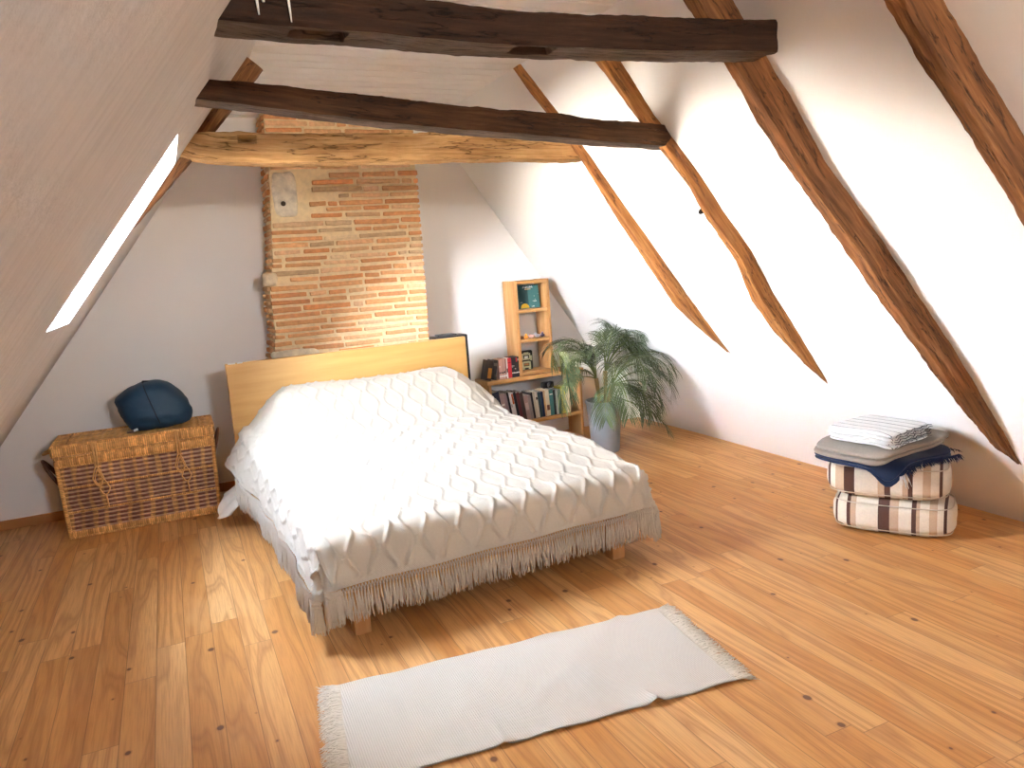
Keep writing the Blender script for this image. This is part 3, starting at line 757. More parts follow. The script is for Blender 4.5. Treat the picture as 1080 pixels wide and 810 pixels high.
for z0_, hh_, f_ in ((.012, .040, .967), (.495, .050, 1.0)):
    a_, d_ = hw * f_ + .002, hd * f_ + .002
    wrap_face(mb, lambda a, b, h: (a - a_, -d_ - h, z0_ + b), 2 * a_, hh_, 1); wrap_face(mb, lambda a, b, h: (a_ - a, d_ + h, z0_ + b), 2 * a_, hh_, 2)
    wrap_face(mb, lambda a, b, h: (a_ + h, a - d_, z0_ + b), 2 * d_, hh_, 3); wrap_face(mb, lambda a, b, h: (-a_ - h, d_ - a, z0_ + b), 2 * d_, hh_, 4)
mb.build('wrapped_rim', M_wick, trunk)
lid = MB(); LZ = .565; LH = .062
lw, ld_ = hw + .012, hd + .012
weave_face(lid, lambda a, b, h: ((a - lw), -ld_ + b, LZ + LH + .012 * math.sin(math.pi * b / (2 * ld_)) + h), 2 * lw, 2 * ld_, dark=False)
wrap_face(lid, lambda a, b, h: (a - lw, -ld_ - h, LZ + b), 2 * lw, LH, 34)
wrap_face(lid, lambda a, b, h: (lw + h, a - ld_, LZ + b), 2 * ld_, LH, 34)
wrap_face(lid, lambda a, b, h: (-lw - h, ld_ - a, LZ + b), 2 * ld_, LH, 35)
wrap_face(lid, lambda a, b, h: (lw - a, ld_ + h, LZ + b), 2 * lw, LH, 33)
lid_o = lid.build('lid', M_wick, trunk)
mb = MB()
for z, rad in ((LZ + .002, .007), (LZ + LH + .002, .011)):
    wrapped(mb, [(-lw, -ld_, z), (lw, -ld_, z), (lw, ld_, z), (-lw, ld_, z)], rad)
wrapped(mb, [(lw - .085, -ld_, LZ + LH + .008), (lw - .085, 0, LZ + LH + .018), (lw - .085, ld_, LZ + LH + .008)], .007, closed=False)
wrapped(mb, [(-lw + .085, -ld_, LZ + LH + .008), (-lw + .085, 0, LZ + LH + .018), (-lw + .085, ld_, LZ + LH + .008)], .007, closed=False)
mb.build('lid_edge', M_wick, lid_o)
M_cane = plain('cane', (.70, .38, .13), .45, .4, .2, 60, .1)
M_hand = plain('dark_cane', (.13, .055, .03), .5, .4, .3, 60, .2)
for cxp, sl in ((-.245, .02), (.255, .02)):
    mb = MB(); Yf = -hd - .018
    mb.tube([(cxp - .008, Yf + .012, LZ + LH + .012), (cxp - .008, Yf - .008, LZ + LH - .01), (cxp - .008, Yf - .008, .53), (cxp - .010, Yf - .004, .47)], .006, 6)
    mb.tube([(cxp + .006, Yf + .012, LZ + LH + .012), (cxp + .006, Yf - .008, LZ + LH - .01), (cxp + .006, Yf - .008, .53), (cxp + .004, Yf - .004, .47)], .006, 6)
    mb.tube([(cxp - .02, Yf - .002, LZ + LH + .003), (cxp + .02, Yf - .002, LZ + LH + .003)], .008, 6)
    def loop(x0, z0, w_, h_, k=24):
        return [(x0 + w_ * math.sin(2 * math.pi * i / k) * (1 if abs(math.cos(2 * math.pi * i / k)) < .8 else .9), Yf - .004 - .004 * math.cos(4 * math.pi * i / k), z0 + h_ * math.cos(2 * math.pi * i / k)) for i in range(k + 1)]
    def diamond(x0, z0, w_, h_):
        q = [(0, 1), (.55, .45), (1, -.25), (.5, -.8), (0, -1), (-.5, -.8), (-1, -.25), (-.55, .45), (0, 1)]
        return [(x0 + a * w_, Yf - .004 - .003 * (i % 2), z0 + b * h_) for i, (a, b) in enumerate(q)]
    mb.tube(diamond(cxp - .004, .405, .032, .072), .0048, 6); mb.tube(diamond(cxp - .002, .395, .023, .055), .004, 6)
    mb.tube(diamond(cxp + .026, .325, .030, .055), .0048, 6)
    mb.tube([(cxp + .026, Yf - .004, .275), (cxp + .030, Yf - .004, .225), (cxp + .032, Yf - .004, .185)], [.006, .006, .004], 6)
    mb.build('clasp', M_cane, trunk)
def loop_handle(nm, x, z, sx, ang, r_=.23):
    mb = MB()
    for o_f in (-.008, .008):
        pts = []
        for i in range(17):
            th = math.pi * i / 16
            yy = -math.cos(th) * .085; k = math.sin(th) * r_ + o_f * (1 if True else 0)
            pts.append((x + sx * k * math.cos(ang), yy, z + k * math.sin(ang) + o_f))
        mb.tube(pts, .009, 8)
    mb.build(nm, M_hand, trunk)
loop_handle('side_handle', -hw * .975 + .004, .30, -1, R(60)); loop_handle('side_handle', hw * .98 - .004, .36, 1, R(72), .20)
mb = MB(); mb.tube([(-lw + .01, -.07 , LZ + .03), (-lw - .035, -.065, LZ + .012), (-lw - .075, -.03, LZ - .002), (-lw - .075, .03, LZ - .002), (-lw - .035, .065, LZ + .012), (-lw + .01, .07, LZ + .03)], .009, 8)
mb.build('lid_handle', M_cane, lid_o)

# navy bag: soft bundle on the trunk lid
M_navy = plain('navy_nylon', (.017, .050, .098), .55, .35, .12, 12, .1)
M_navyd = plain('navy_trim', (.006, .010, .022), .6, .3, .1, 20, .1)
ZB = .640
sil = [(-.205, .10), (-.226, .165), (-.238, .225), (-.19, .262), (-.10, .305), (-.02, .327), (.06, .325), (.115, .30), (.155, .262), (.20, .205), (.232, .135), (.236, .07), (.215, .022), (.13, .006), (0, .0), (-.11, .0), (-.165, .02), (-.19, .055)]
cxz = (0.0, .15)
angs = sorted([(math.atan2(b - cxz[1], a - cxz[0]), math.hypot(a - cxz[0], b - cxz[1])) for a, b in sil])
angs = [(angs[-1][0] - 2 * math.pi, angs[-1][1])] + angs + [(angs[0][0] + 2 * math.pi, angs[0][1])]
def bag_r(th): return interp([a for a, _ in angs], [b for _, b in angs], th)
def bag_pt(u, v, k=1.0):
    th = -math.pi + 2 * math.pi * u; ph = math.pi * v - math.pi / 2     # ph: front(-) to back(+)
    r_ = bag_r(th) * max(.001, math.cos(ph)) ** .62
    x, z = r_ * math.cos(th), r_ * math.sin(th); y = .175 * math.copysign(abs(math.sin(ph)) ** .8, math.sin(ph))
    lowz = z + cxz[1]
    w_ = .012 * nz(x * 7 + 3, y * 9, z * 16) + .010 * nz(x * 14, y * 10, z * 34 + 4)
    s_ = 1 + w_ * 3.5 * (1 - sm(lowz, .12, .25) * .6)
    crease = .006 * math.exp(-((lowz - .065 - .12 * (x + .1) * .35) / .012) ** 2) * (1 if y < 0 else 0)
    return Vector((x * s_ * k, y * s_ * k + crease, max(.004, lowz + (z * (s_ - 1)))))
bag = thing('drawstring_bag', (-.165, 5.715, ZB), 'navy blue nylon bag lying plump on the wicker trunk lid', 'bag')
mb = MB(); mb.grid(lambda u, v: bag_pt(u, v), 72, 36, wrap=True); mb.build('bag_body', M_navy, bag, recalc=True)
mb = MB()
seam = []
for i in range(20):
    t = i / 19; x = lerp(-.045, .03, t); z = lerp(.322, .045, t)
    th = math.atan2(z - .15, x); rr_ = math.hypot(x, z - .15) / bag_r(th); rr_ = min(.999, rr_)
    ph = -math.acos(min(1, rr_ ** (1 / .62))); v = (ph + math.pi / 2) / math.pi
    p = bag_pt((th + math.pi) / (2 * math.pi), v); seam.append(p + Vector((0, -.002, 0)))
mb.tube(seam, .0032, 6); mb.build('seam', M_navyd, bag)
mb = MB(); mb.box((-.015, -.01, .322), (.075, .06, .018), Matrix.Rotation(R(6), 3, 'Y'), .008); mb.build('drawstring_end', M_navyd, bag)
mb = MB(); mb.box((-.125, -.135, .022), (.028, .006, .016), Matrix.Rotation(R(-15), 3, 'Y'), .002); mb.build('care_tag', M_white, bag)['label'] = 'white tag'
mb = MB(); mb.box((-.158, -.128, .012), (.045, .006, .016), Matrix.Rotation(R(-5), 3, 'Y'), .002); mb.build('strap_end', M_hand, bag)['label'] = 'brown strap end'

# black case behind the headboard
M_black = plain('black_plastic', (.012, .012, .014), .4, .4, .15, 30, .05)
case = thing('black_case', (2.00, 5.60, 0), 'black case standing behind the right end of the oak headboard', 'case', R(2.7))
mb = MB(); mb.box((0, 0, .535), (.27, .16, 1.06), None, .012); mb.build('case_body', M_black, case, smooth=True, angle=30)
mb = MB(); mb.box((-.02, 0, 1.070), (.15, .10, .012), None, .005); mb.build('case_lid', plain('dark_grey', (.05, .05, .055), .5, .3), case, smooth=True, angle=30)

# ---------------------------------------------------------------- bookshelf
M_sh = mat_board('shelf_pine', (.46, .23, .075), (.60, .345, .14), 1.6, 22.0, .5)
M_shz = mat_boardz('shelf_pine_upright', (.42, .20, .065), (.60, .34, .14))
SR = R(3.5)
shelf = thing('low_bookshelf', (2.365, 5.745, 0), 'low pine bookshelf of boards filled with books behind the palm', 'bookshelf', SR)
SL, SD = .97, .245
mb = MB(); mb.box((SL / 2, SD / 2, .603), (SL, SD, .036), None, .003); mb.build('top_board', M_sh, shelf, smooth=True, angle=30)
mb = MB(); mb.box((SL / 2, SD / 2, .215), (SL - .06, SD - .01, .032), None, .003); mb.build('lower_board', M_sh, shelf, smooth=True, angle=30)
for x in (.03, SL - .03):
    mb = MB(); mb.box((x, SD / 2 + .005, .2925), (.026, SD - .02, .585), None, .003); mb.build('side_panel', M_shz, shelf, smooth=True, angle=30)
SM = Matrix.Translation(shelf.location) @ Matrix.Rotation(SR, 4, 'Z')
def sw(x, y, z): return SM @ Vector((x, y, z))
tower = thing('shelf_tower', sw(.325, .012, .6225), 'narrow open pine shelf tower of three cells standing on the low bookshelf', 'shelf', SR)
TWW, TD, THH = .345, .21, .815
for x in (.015, TWW - .015):
    mb = MB(); mb.box((x, TD / 2, THH / 2 + .003), (.03, TD, THH), None, .003); mb.build('side_panel', M_shz, tower, smooth=True, angle=30)
for z in (.018, .300, .555, THH - .014):
    mb = MB(); mb.box((TWW / 2, TD / 2, z), (TWW - .06, TD - .006, .028), None, .003); mb.build('shelf_board', M_sh, tower, smooth=True, angle=30)
M_paper = plain('book_pages', (.78, .70, .56), .9, .1, .08, 60, .05)
def mcol(name, c, rough=.5): return plain(name, c, rough, .4, .12, 30, .03)
_bm = {}
def bmat(c):
    if c not in _bm: _bm[c] = mcol('book_cover', c)
    return _bm[c]
def book(x, z0, th, h, d, col, lean, label, group, bands=(), y0=.03):
    """book standing spine out on the shelf; x = left edge of the foot; lean in degrees, to the left when positive"""
    M = SM @ Matrix.Translation((x + th / 2, y0, z0)) @ Matrix.Rotation(R(-lean), 4, 'Y')
    lift = math.sin(R(abs(lean))) * th / 2
    o = thing('book', (0, 0, 0), label, 'book', group=group)
    M = SM @ Matrix.Translation((x + th / 2, y0, z0 + lift + .001)) @ Matrix.Rotation(R(-lean), 4, 'Y')
    o.matrix_world = M
    mb = MB(); c_ = .0025
    mb.box((0, c_ / 2, h / 2), (th, c_, h), None, .001); mb.box((-th / 2 + c_ / 2, d / 2, h / 2), (c_, d, h), None, .0008); mb.box((th / 2 - c_ / 2, d / 2, h / 2), (c_, d, h), None, .0008)
    mb.build('cover', bmat(col), o, smooth=False)
    mb = MB(); mb.box((0, d / 2 - .001, h / 2), (th - 2 * c_, d - .008, h - .008)); mb.build('pages', M_paper, o, smooth=False)
    for (za, zb, bc) in bands:
        mb = MB(); mb.box((0, -.0006, h * (za + zb) / 2), (th * .8, .0016, h * (zb - za)), None, .0004); mb.build('spine_title', bmat(bc), o, smooth=False)
    return o
PK, DKB, BLK, WH, RED, CRM = (.50, .30, .24), (.045, .028, .02), (.016, .015, .016), (.72, .68, .62), (.50, .022, .028), (.66, .55, .38)
GU, GL = 'books on top of the low bookshelf', 'books on the lower shelf'
Z1 = .622; Z2 = .232
up = [(.042, .172, DKB, 13, 'dark brown book with an orange spine patch leaning beside the headboard', ((.12, .62, (.50, .20, .03)),)),
      (.040, .170, (.03, .022, .02), 9, 'dark brown book leaning between orange patched book and the pink spines', ((.7, .85, (.12, .09, .07)),)),
      (.019, .170, PK, 3, 'first dusty pink paperback from the left on top of low bookshelf', ((.30, .36, BLK), (.62, .66, WH), (.1, .2, WH))),
      (.019, .171, (.54, .33, .26), 3, 'second dusty pink paperback from the left on top of low bookshelf', ((.30, .36, BLK), (.1, .2, WH))),
      (.018, .170, (.47, .28, .22), 3, 'third dusty pink paperback from the left on top of low bookshelf', ((.28, .36, BLK), (.1, .2, WH))),
      (.019, .172, (.52, .30, .25), 3, 'fourth dusty pink paperback from the left on top of low bookshelf', ((.30, .38, BLK), (.1, .2, WH))),
      (.016, .171, (.30, .16, .12), 3, 'thin brown paperback between the pink spines and the white one', ((.1, .22, WH),)),
      (.016, .173, WH, 3, 'thin white paperback left of the wide red book', ((.3, .5, DKB),)),
      (.048, .172, RED, 3, 'wide bright red book on top of the low bookshelf', ((.75, .8, (.25, .01, .015)),)),
      (.018, .174, BLK, 3, 'black paperback touching the right side of wide red book', ((.2, .26, WH), (.5, .62, (.25, .22, .2)))),
      (.017, .174, BLK, 3, 'second black paperback right of the wide red book', ((.2, .26, WH), (.55, .6, (.3, .28, .25)))),
      (.018, .173, BLK, 3, 'third black paperback right of the wide red book', ((.2, .25, WH), (.4, .46, (.35, .3, .25)))),
      (.019, .175, (.02, .018, .02), 3, 'black paperback with a red patch at the spine top', ((.76, .97, RED), (.2, .26, WH))),
      (.020, .176, BLK, 3, 'black paperback standing right against the shelf tower', ((.2, .26, WH), (.8, .9, (.3, .28, .26))))]
x = .012
for i, (th, h, c, lean, lab, bands) in enumerate(up):
    if i > 1: th *= .76
    if i == 0: xx = .002
    elif i == 1: xx = .058
    else: xx = x
    book(xx, Z1, th, h, .115, c, -lean if i < 2 else 0, lab, GU, bands, .018)
    if i == 1: x = .129
    elif i > 1: x += th + .0006
NVY, MAU, TEA, GRY, GRN, YEL, ORG = (.015, .018, .035), (.36, .25, .24), (.06, .17, .15), (.36, .35, .33), (.03, .07, .05), (.72, .52, .03), (.50, .11, .03)
low = [(.060, .285, NVY, 'tall navy binder at the left end of the lower shelf', ()),
       (.036, .265, MAU, 'mauve spined book right of the navy binder on lower shelf', ((.6, .66, WH),)),
       (.030, .262, (.32, .22, .22), 'greyish mauve book second from the navy binder', ()),
       (.020, .270, BLK, 'thin black book between mauve spine and white spine', ()),
       (.018, .268, WH, 'thin white book left of the orange topped spine', ((.5, .6, GRY),)),
       (.022, .258, WH, 'white book with an orange spine top on the lower shelf', ((.62, .97, ORG),)),
       (.026, .262, BLK, 'black book right of the white book with orange top', ()),
       (.030, .255, (.14, .03, .03), 'dark wine red book on the lower shelf', ()),
       (.034, .250, (.07, .04, .03), 'dark brown book right of the wine red one', ()),
       (.038, .215, (.34, .22, .18), 'short pinkish brown book on the lower shelf', ((.4, .7, (.5, .35, .3)),)),
       (.030, .212, (.26, .20, .17), 'short taupe book between pinkish brown one and beige ones', ()),
       (.020, .235, BLK, 'slim black book left of the two beige books', ()),
       (.021, .235, (.50, .42, .30), 'first beige book from the left on the lower shelf', ()),
       (.021, .233, (.58, .50, .38), 'second beige book from the left on the lower shelf', ((.7, .8, DKB),)),
       (.026, .226, (.03, .06, .06), 'dark teal book right of the two beige books', ()),
       (.026, .226, (.015, .03, .07), 'dark blue book left of the cream orange spine', ()),
       (.020, .232, (.62, .40, .22), 'thin pale orange book left of the cream one', ()),
       (.036, .236, CRM, 'cream book with a brown patch low on its spine', ((.22, .42, (.15, .06, .04)),)),
       (.040, .232, TEA, 'teal green book on the lower shelf', ((.8, .84, WH),)),
       (.024, .225, BLK, 'black book right of the teal green one', ()),
       (.022, .228, GRY, 'light grey book left of dark green book on lower shelf', ()),
       (.036, .220, GRN, 'dark green book left of the yellow spine', ())]
x = .095
for i, (th, h, c, lab, bands) in enumerate(low):
    th *= .95
    lean = interp([0, 6, 12, 17, 21], [9, 8.5, 6, 2.5, 1.0], i)
    nxt = x + (th + .001) / math.cos(R(lean)) 
    book(x + .0005, Z2, th, h, .16, c, lean, lab, GL, bands, .02); x = nxt + .0004
x2 = x + .012
for (th, h, c, lab) in ((.028, .235, YEL, 'bright yellow book half hidden by palm leaves'), (.05, .238, (.60, .48, .30), 'wide cream beige book at right end of lower shelf')):
    book(x2, Z2, th, h, .15, c, 0, lab, GL, (), .02); x2 += th + .001
pouch = thing('black_gadget', sw(.64, .10, Z2 + .239), 'small black gadget lying on top of books on the lower shelf', 'gadget', SR)
mb = MB(); mb.box((0, 0, .028), (.11, .06, .055), None, .012); mb.build('gadget_body', M_black, pouch)
mb = MB(); mb.tube([(0, -.028, .028), (0, -.055, .028)], .022, 16); mb.build('round_dial', M_black, pouch)
# picture book in the top cell
tb = thing('picture_book', (0, 0, 0), 'teal picture book with a yellow moon on its cover in top cell', 'book')
tb.matrix_world = SM @ Matrix.Translation((.325 + .18, .085, .621 + .5735)) @ Matrix.Rotation(R(-5), 4, 'X')
mb = MB(); mb.box((0, .006, .102), (.215, .012, .202), None, .002); m = NT('teal_cover'); vo_ = m.n('ShaderNodeTexVoronoi', {'Vector': m.obj(), 'Scale': 38.0})
mb.build('cover', m.fin(m.mix(m.ramp(vo_.outputs['Distance'], [(.10, (1, 1, 1)), (.14, (0, 0, 0))]), (.045, .16, .165), (.60, .66, .62)), .4, .4), tb, smooth=True, angle=30)
mb = MB(); mb.box((-.055, -.0006, .102), (.10, .001, .20)); mb.build('cover_deep_band', mcol('deep_teal', (.02, .075, .08)), tb, smooth=False)['label'] = 'deeper teal left half of the cover'  # deeper teal strip over the left half of the cover
mb = MB()
k = 20; vv = [(-.045 + .042 * math.cos(math.pi * i / k), -.0022, .004 + .040 * math.sin(math.pi * i / k)) for i in range(k + 1)] + [(-.045 + .042 * math.cos(math.pi * i / k), .000, .004 + .040 * math.sin(math.pi * i / k)) for i in range(k + 1)]
mb.add(vv, [tuple(range(k + 1)), tuple(range(2 * k + 1, k, -1))] + [(i, i + k + 1, i + k + 2, i + 1) for i in range(k)])
mb.build('yellow_moon', mcol('moon_yellow', (.80, .56, .05)), tb, smooth=False)
mb = MB(); rr = random.Random(5)
xx = -.052
for wd in (.018, .006, .022, .006, .020, .016):                        # pale lettering strokes of the title
    for q in range(max(1, int(wd / .007))):
        mb.box((xx + .003, -.0012, .184), (.0026, .0016, .013 + .004 * rr.random()), Matrix.Rotation(R(rr.uniform(-25, 25)), 3, 'Y')); mb.box((xx + .0055, -.0012, .184 + rr.choice((-.005, .005, 0))), (.005, .0016, .0024)); xx += .0068
    xx += .005
mb.build('title_lettering', mcol('cover_white', (.78, .78, .74)), tb, smooth=False)
mb = MB(); xx = -.03
for q in range(9): mb.box((xx, -.0012, .166), (.004, .0016, .007)); xx += .0068
mb.build('subtitle_lettering', mcol('cover_yellow', (.62, .52, .25)), tb, smooth=False)
M_cp = mcol('cover_pale', (.66, .70, .68))
for (a, b, l) in ((.055, .062, .04), (.06, .056, .03), (-.075, .055, .022), (.035, .012, .03), (.04, .018, .022)):
    mb = MB(); mb.box((a, -.0011, b), (l, .0015, .003)); mb.build('caption_line', M_cp, tb, smooth=False)
# small figurines on the middle shelf
def figurine(x, cols, label, kind):
    o = thing('figurine', sw(.325 + x, .055, .621 + .316), label, 'figurine', SR, group='figurines on the tower shelf')
    m1, m2 = bmat(cols[0]), bmat(cols[1]); mb = MB()
    def ell(c, r_, mat):
        mb.grid(lambda u, v: (c[0] + r_[0] * math.cos(2 * math.pi * u) * math.sin(math.pi * max(.001, min(.999, v))), c[1] + r_[1] * math.sin(2 * math.pi * u) * math.sin(math.pi * max(.001, min(.999, v))), c[2] - r_[2] * math.cos(math.pi * v)), 14, 8, 0, wrap=True)
    if kind == 0:                                                     # lying animal shape
        ell((0, 0, .016), (.026, .014, .015), 0); ell((-.022, -.004, .027), (.011, .010, .010), 0); mb.tube([(.02, 0, .018), (.034, 0, .026), (.038, 0, .036)], [.004, .003, .002], 6)
    else:                                                             # little standing or seated doll shape
        ell((0, 0, .014), (.017, .013, .014), 0); ell((0, -.002, .034), (.011, .010, .010), 0); ell((-.014, -.006, .016), (.006, .006, .010), 0); ell((.014, -.006, .016), (.006, .006, .010), 0)
    mb.build('body', m1, o)
    mb = MB(); mb.grid(lambda u, v: ((-.022 if kind == 0 else 0) + .0095 * math.cos(2 * math.pi * u) * math.sin(math.pi / 2 * max(.02, v)), -.002 + .0095 * math.sin(2 * math.pi * u) * math.sin(math.pi / 2 * max(.02, v)), (.030 if kind == 0 else .037) + .0095 * math.cos(math.pi / 2 * v)), 12, 5, wrap=True)
    mb.build('hat', m2, o)
figurine(.060, ((.14, .05, .03), (.30, .12, .03)), 'small dark brown figurine at the left end of the middle tower shelf', 0)
figurine(.107, ((.72, .28, .03), (.75, .45, .06)), 'small orange figurine on the middle tower shelf', 1)
figurine(.165, ((.66, .36, .34), (.72, .55, .5)), 'small pink figurine in the middle of the tower shelf', 0)
figurine(.222, ((.62, .62, .68), (.16, .18, .35)), 'small white and blue figurine right of the pink one', 0)
figurine(.272, ((.10, .07, .13), (.45, .30, .45)), 'small dark purple figurine at the right end of the middle tower shelf', 1)
# black box with a blocky robot printed on it
rb = thing('game_box', sw(.325 + .115, .095, .621 + .035), 'black box with a cream blocky robot picture in the lowest tower cell', 'box', SR + R(-4))
mb = MB(); mb.box((0, .02, .088), (.135, .045, .172), None, .018, seg=3); mb.build('box_body', M_black, rb, smooth=True, angle=40)
def patch(nm, col, rects):
    mb = MB()
    for (a, b, w_, h_) in rects: mb.box((a, -.0035, b), (w_, .004, h_), None, .001)
    return mb.build(nm, bmat(col), rb, smooth=False)
ROB = (.56, .53, .34)
patch('robot_print', ROB, [(0, .152, .050, .012), (-.034, .125, .012, .05), (.034, .125, .012, .05), (0, .140, .07, .010), (0, .098, .07, .012), (-.047, .105, .016, .045), (.047, .105, .016, .045), (-.034, .050, .014, .05), (.034, .050, .014, .05), (0, .030, .07, .014), (0, .072, .064, .016), (-.03, .016, .022, .012), (.03, .016, .022, .012)])
patch('robot_screen', (.80, .80, .78), [(0, .114, .034, .024)])
patch('robot_belly', (.42, .20, .09), [(0, .052, .042, .018)])

# ---------------------------------------------------------------- palm in a grey pot
M_leaf = []
for c in ((.060, .085, .036), (.085, .115, .045), (.15, .17, .06)):
    M_leaf.append(plain('palm_leaf', c, .45, .4, .25, 14, .05))
M_stem = plain('palm_stem', (.16, .20, .06), .5, .3, .2, 30, .1)
M_pot = plain('grey_pot', (.30, .32, .34), .45, .4, .06, 12, .05)
M_soil = plain('soil', (.035, .022, .014), .95, .1, .4, 60, .6)
M_trunk = plain('cane_trunk', (.42, .27, .12), .7, .2, .3, 40, .3)
PX, PY = 3.17, 5.22
palm = thing('potted_palm', (PX, PY, 0), 'feathery green palm in a grey pot standing between bed and right slope', 'plant')
mb = MB(); prof = [(.100, .004), (.110, 0), (.115, .02), (.145, .40), (.152, .41), (.152, .43), (.141, .43), (.137, .40), (.133, .385)]
mb.grid(lambda u, v: (lambda p: (p[0] * math.cos(2 * math.pi * u), p[0] * math.sin(2 * math.pi * u), p[1]))(prof[int(round(v * (len(prof) - 1)))]), 48, len(prof) - 1, wrap=True)
mb.add([(.105 * math.cos(2 * math.pi * i / 48), .105 * math.sin(2 * math.pi * i / 48), .004) for i in range(48)], [tuple(range(47, -1, -1))])
pot = mb.build('pot', M_pot, palm, smooth=True, angle=40)
mb = MB(); mb.grid(lambda u, v: (.1345 * v * math.cos(2 * math.pi * u), .1345 * v * math.sin(2 * math.pi * u), .388 + .006 * nz(u * 20, v * 9)), 32, 6, wrap=True); mb.build('soil', M_soil, palm)
r = random.Random(12)
for (dx, dy, hx, hy, hh) in ((-.05, -.03, -.075, -.03, .62), (.03, .02, .05, .03, .66), (.0, -.06, .03, -.10, .56)):
    mb = MB(); mb.tube([(dx, dy, .37), (dx + (hx - dx) * .5, dy + (hy - dy) * .5, .48), (hx, hy, hh)], [.016, .015, .018], 8); mb.build('trunk', M_trunk, palm)
def clampp(p):
    w_ = p + Vector((PX, PY, 0))
    w_.x = min(w_.x, 4.10 - .686 * max(0, w_.z) - .045)
    if w_.x < 3.42: w_.y = min(w_.y, 5.685)
    else: w_.y = min(w_.y, 5.95)
    w_.x = max(w_.x, 2.74); w_.z = max(w_.z, .012)
    return w_ - Vector((PX, PY, 0))
def frond(az, el, L, droop, base, mat, leaf=.25, n=32, fwd=.95):
    d0 = Vector((math.cos(az), math.sin(az), 0)); spine = []; p = Vector(base); e = el; ns = 22
    for i in range(ns + 1):
        spine.append(clampp(p)); stp = L / ns
        p = p + (d0 * math.cos(e) + Vector((0, 0, math.sin(e)))) * stp
        e -= droop / ns * (.35 + 1.3 * i / ns)
    mb = MB(); mb.tube(spine, [lerp(.0055, .0012, i / ns) for i in range(ns + 1)], 6, mat=1)
    for q in range(n):
        t = .20 + .80 * q / (n - 1); f = t * ns; i = min(ns - 1, int(f)); c = spine[i].lerp(spine[i + 1], f - i)
        tan = (spine[i + 1] - spine[i]); tan = tan.normalized() if tan.length > 1e-6 else d0
        side = tan.cross(Vector((0, 0, 1))); side = side.normalized() if side.length > 1e-3 else Vector((-d0.y, d0.x, 0))
        nrm = side.cross(tan).normalized()
        env = math.sin(math.pi * (.12 + .80 * (t - .2) / .8)) ** .7
        for s_ in (-1, 1):
            ll = leaf * env * r.uniform(.82, 1.1); dr = (tan * (fwd + .5 * t) + side * s_ * .85 + nrm * r.uniform(.0, .28)).normalized()
            wdt = .0034 * r.uniform(.8, 1.15); pts = []; pp = c.copy(); v_ = dr.copy()
            for k in range(5):
                pts.append(clampp(pp)); pp = pp + v_ * ll / 4; v_ = (v_ + Vector((0, 0, -.26 - .08 * k))).normalized()
            wv = dr.cross(nrm).normalized(); vs_ = []
            for k, q_ in enumerate(pts):
                ww = wdt * (.55, 1, 1, .75, .06)[k]; vs_ += [q_ - wv * ww + nrm * ww * .35, q_ - nrm * 0, q_ + wv * ww + nrm * ww * .35]
            fs = []
            for k in range(4): fs += [(3 * k, 3 * k + 1, 3 * k + 4, 3 * k + 3), (3 * k + 1, 3 * k + 2, 3 * k + 5, 3 * k + 4)]
            mb.add(vs_, fs, 0)
    return mb.build('frond', [M_leaf[mat], M_stem], palm)
heads = [Vector((-.075, -.03, .62)), Vector((.05, .03, .66)), Vector((.03, -.10, .56))]
#        az,  el, L, droop, head, mat
FR = [(188, 70, .64, 2.7, 0, 2), (170, 74, .64, 2.9, 0, 1), (200, 60, .60, 2.6, 0, 0), (215, 68, .68, 2.9, 0, 1), (240, 60, .66, 2.7, 2, 1), (268, 66, .72, 2.9, 2, 0),
      (285, 56, .66, 2.7, 2, 0), (300, 64, .70, 2.9, 2, 1), (318, 66, .74, 2.9, 2, 0), (332, 56, .72, 2.8, 1, 0), (345, 66, .74, 2.9, 1, 0), (358, 60, .74, 2.8, 1, 0), (15, 70, .70, 2.7, 1, 0),
      (60, 76, .60, 2.2, 1, 1), (130, 76, .60, 2.4, 0, 0), (200, 38, .60, 2.5, 0, 1), (345, 42, .70, 2.5, 1, 0), (322, 38, .62, 2.5, 2, 0),
      (178, 84, .54, 1.9, 0, 1), (25, 84, .52, 1.7, 1, 0), (315, 80, .56, 2.2, 1, 0), (235, 80, .56, 2.2, 0, 0), (255, 20, .54, 2.3, 2, 1), (285, 14, .54, 2.2, 2, 0), (310, 22, .56, 2.3, 2, 0), (228, 12, .52, 2.1, 2, 1), (190, 20, .50, 2.2, 0, 2),
      (285, 4, .44, 1.9, 2, 0), (318, 2, .48, 1.8, 2, 1)]
for (az, el, L, dr, hd_, mt) in FR:
    frond(R(az + r.uniform(-5, 5)), R(el), L * r.uniform(.94, 1.05), dr, heads[hd_], mt)
frond(R(345), R(-22), .56, .85, Vector((.12, -.06, .43)), 1, .19, 30)   # the low frond trailing on the floor

# ---------------------------------------------------------------- striped poufs and folded blankets
def stripe_mat(name, seq, axis=0, w_=.6, bump=.3):
    m = NT(name); xyz = m.sep(m.obj())
    t = m.math('ADD', m.math('DIVIDE', xyz[axis], w_), .5)
    stops = []; p = 0; tot = sum(a for a, _ in seq)
    for a, c in seq: stops.append((p / tot, c)); p += a
    c = m.ramp(t, stops, 'CONSTANT'); n_ = m.noise(m.obj(), 90, 3)
    c = m.mix(.25, c, m.mix(1.0, c, m.ramp(n_, [(.3, (.75, .75, .75)), (.7, (1.1, 1.1, 1.1))]), 'MULTIPLY'))
    m.bump(m.math('ADD', n_, m.math('MULTIPLY', m.noise(m.obj(), 14, 2), 1.5)), bump, .006)
    return m.fin(c, .9, .1, .1)
CR, BE, BW = (.76, .68, .56), (.56, .40, .27), (.105, .050, .036)
seqA = [(3, CR), (2.2, BW), (4, CR), (7, BE), (8.5, BW), (18, CR), (5, BE), (4.5, BW), (9, CR), (4, BE), (3.6, BW), (7, CR), (6, BE), (6, CR), (2.2, BW), (8, CR)]
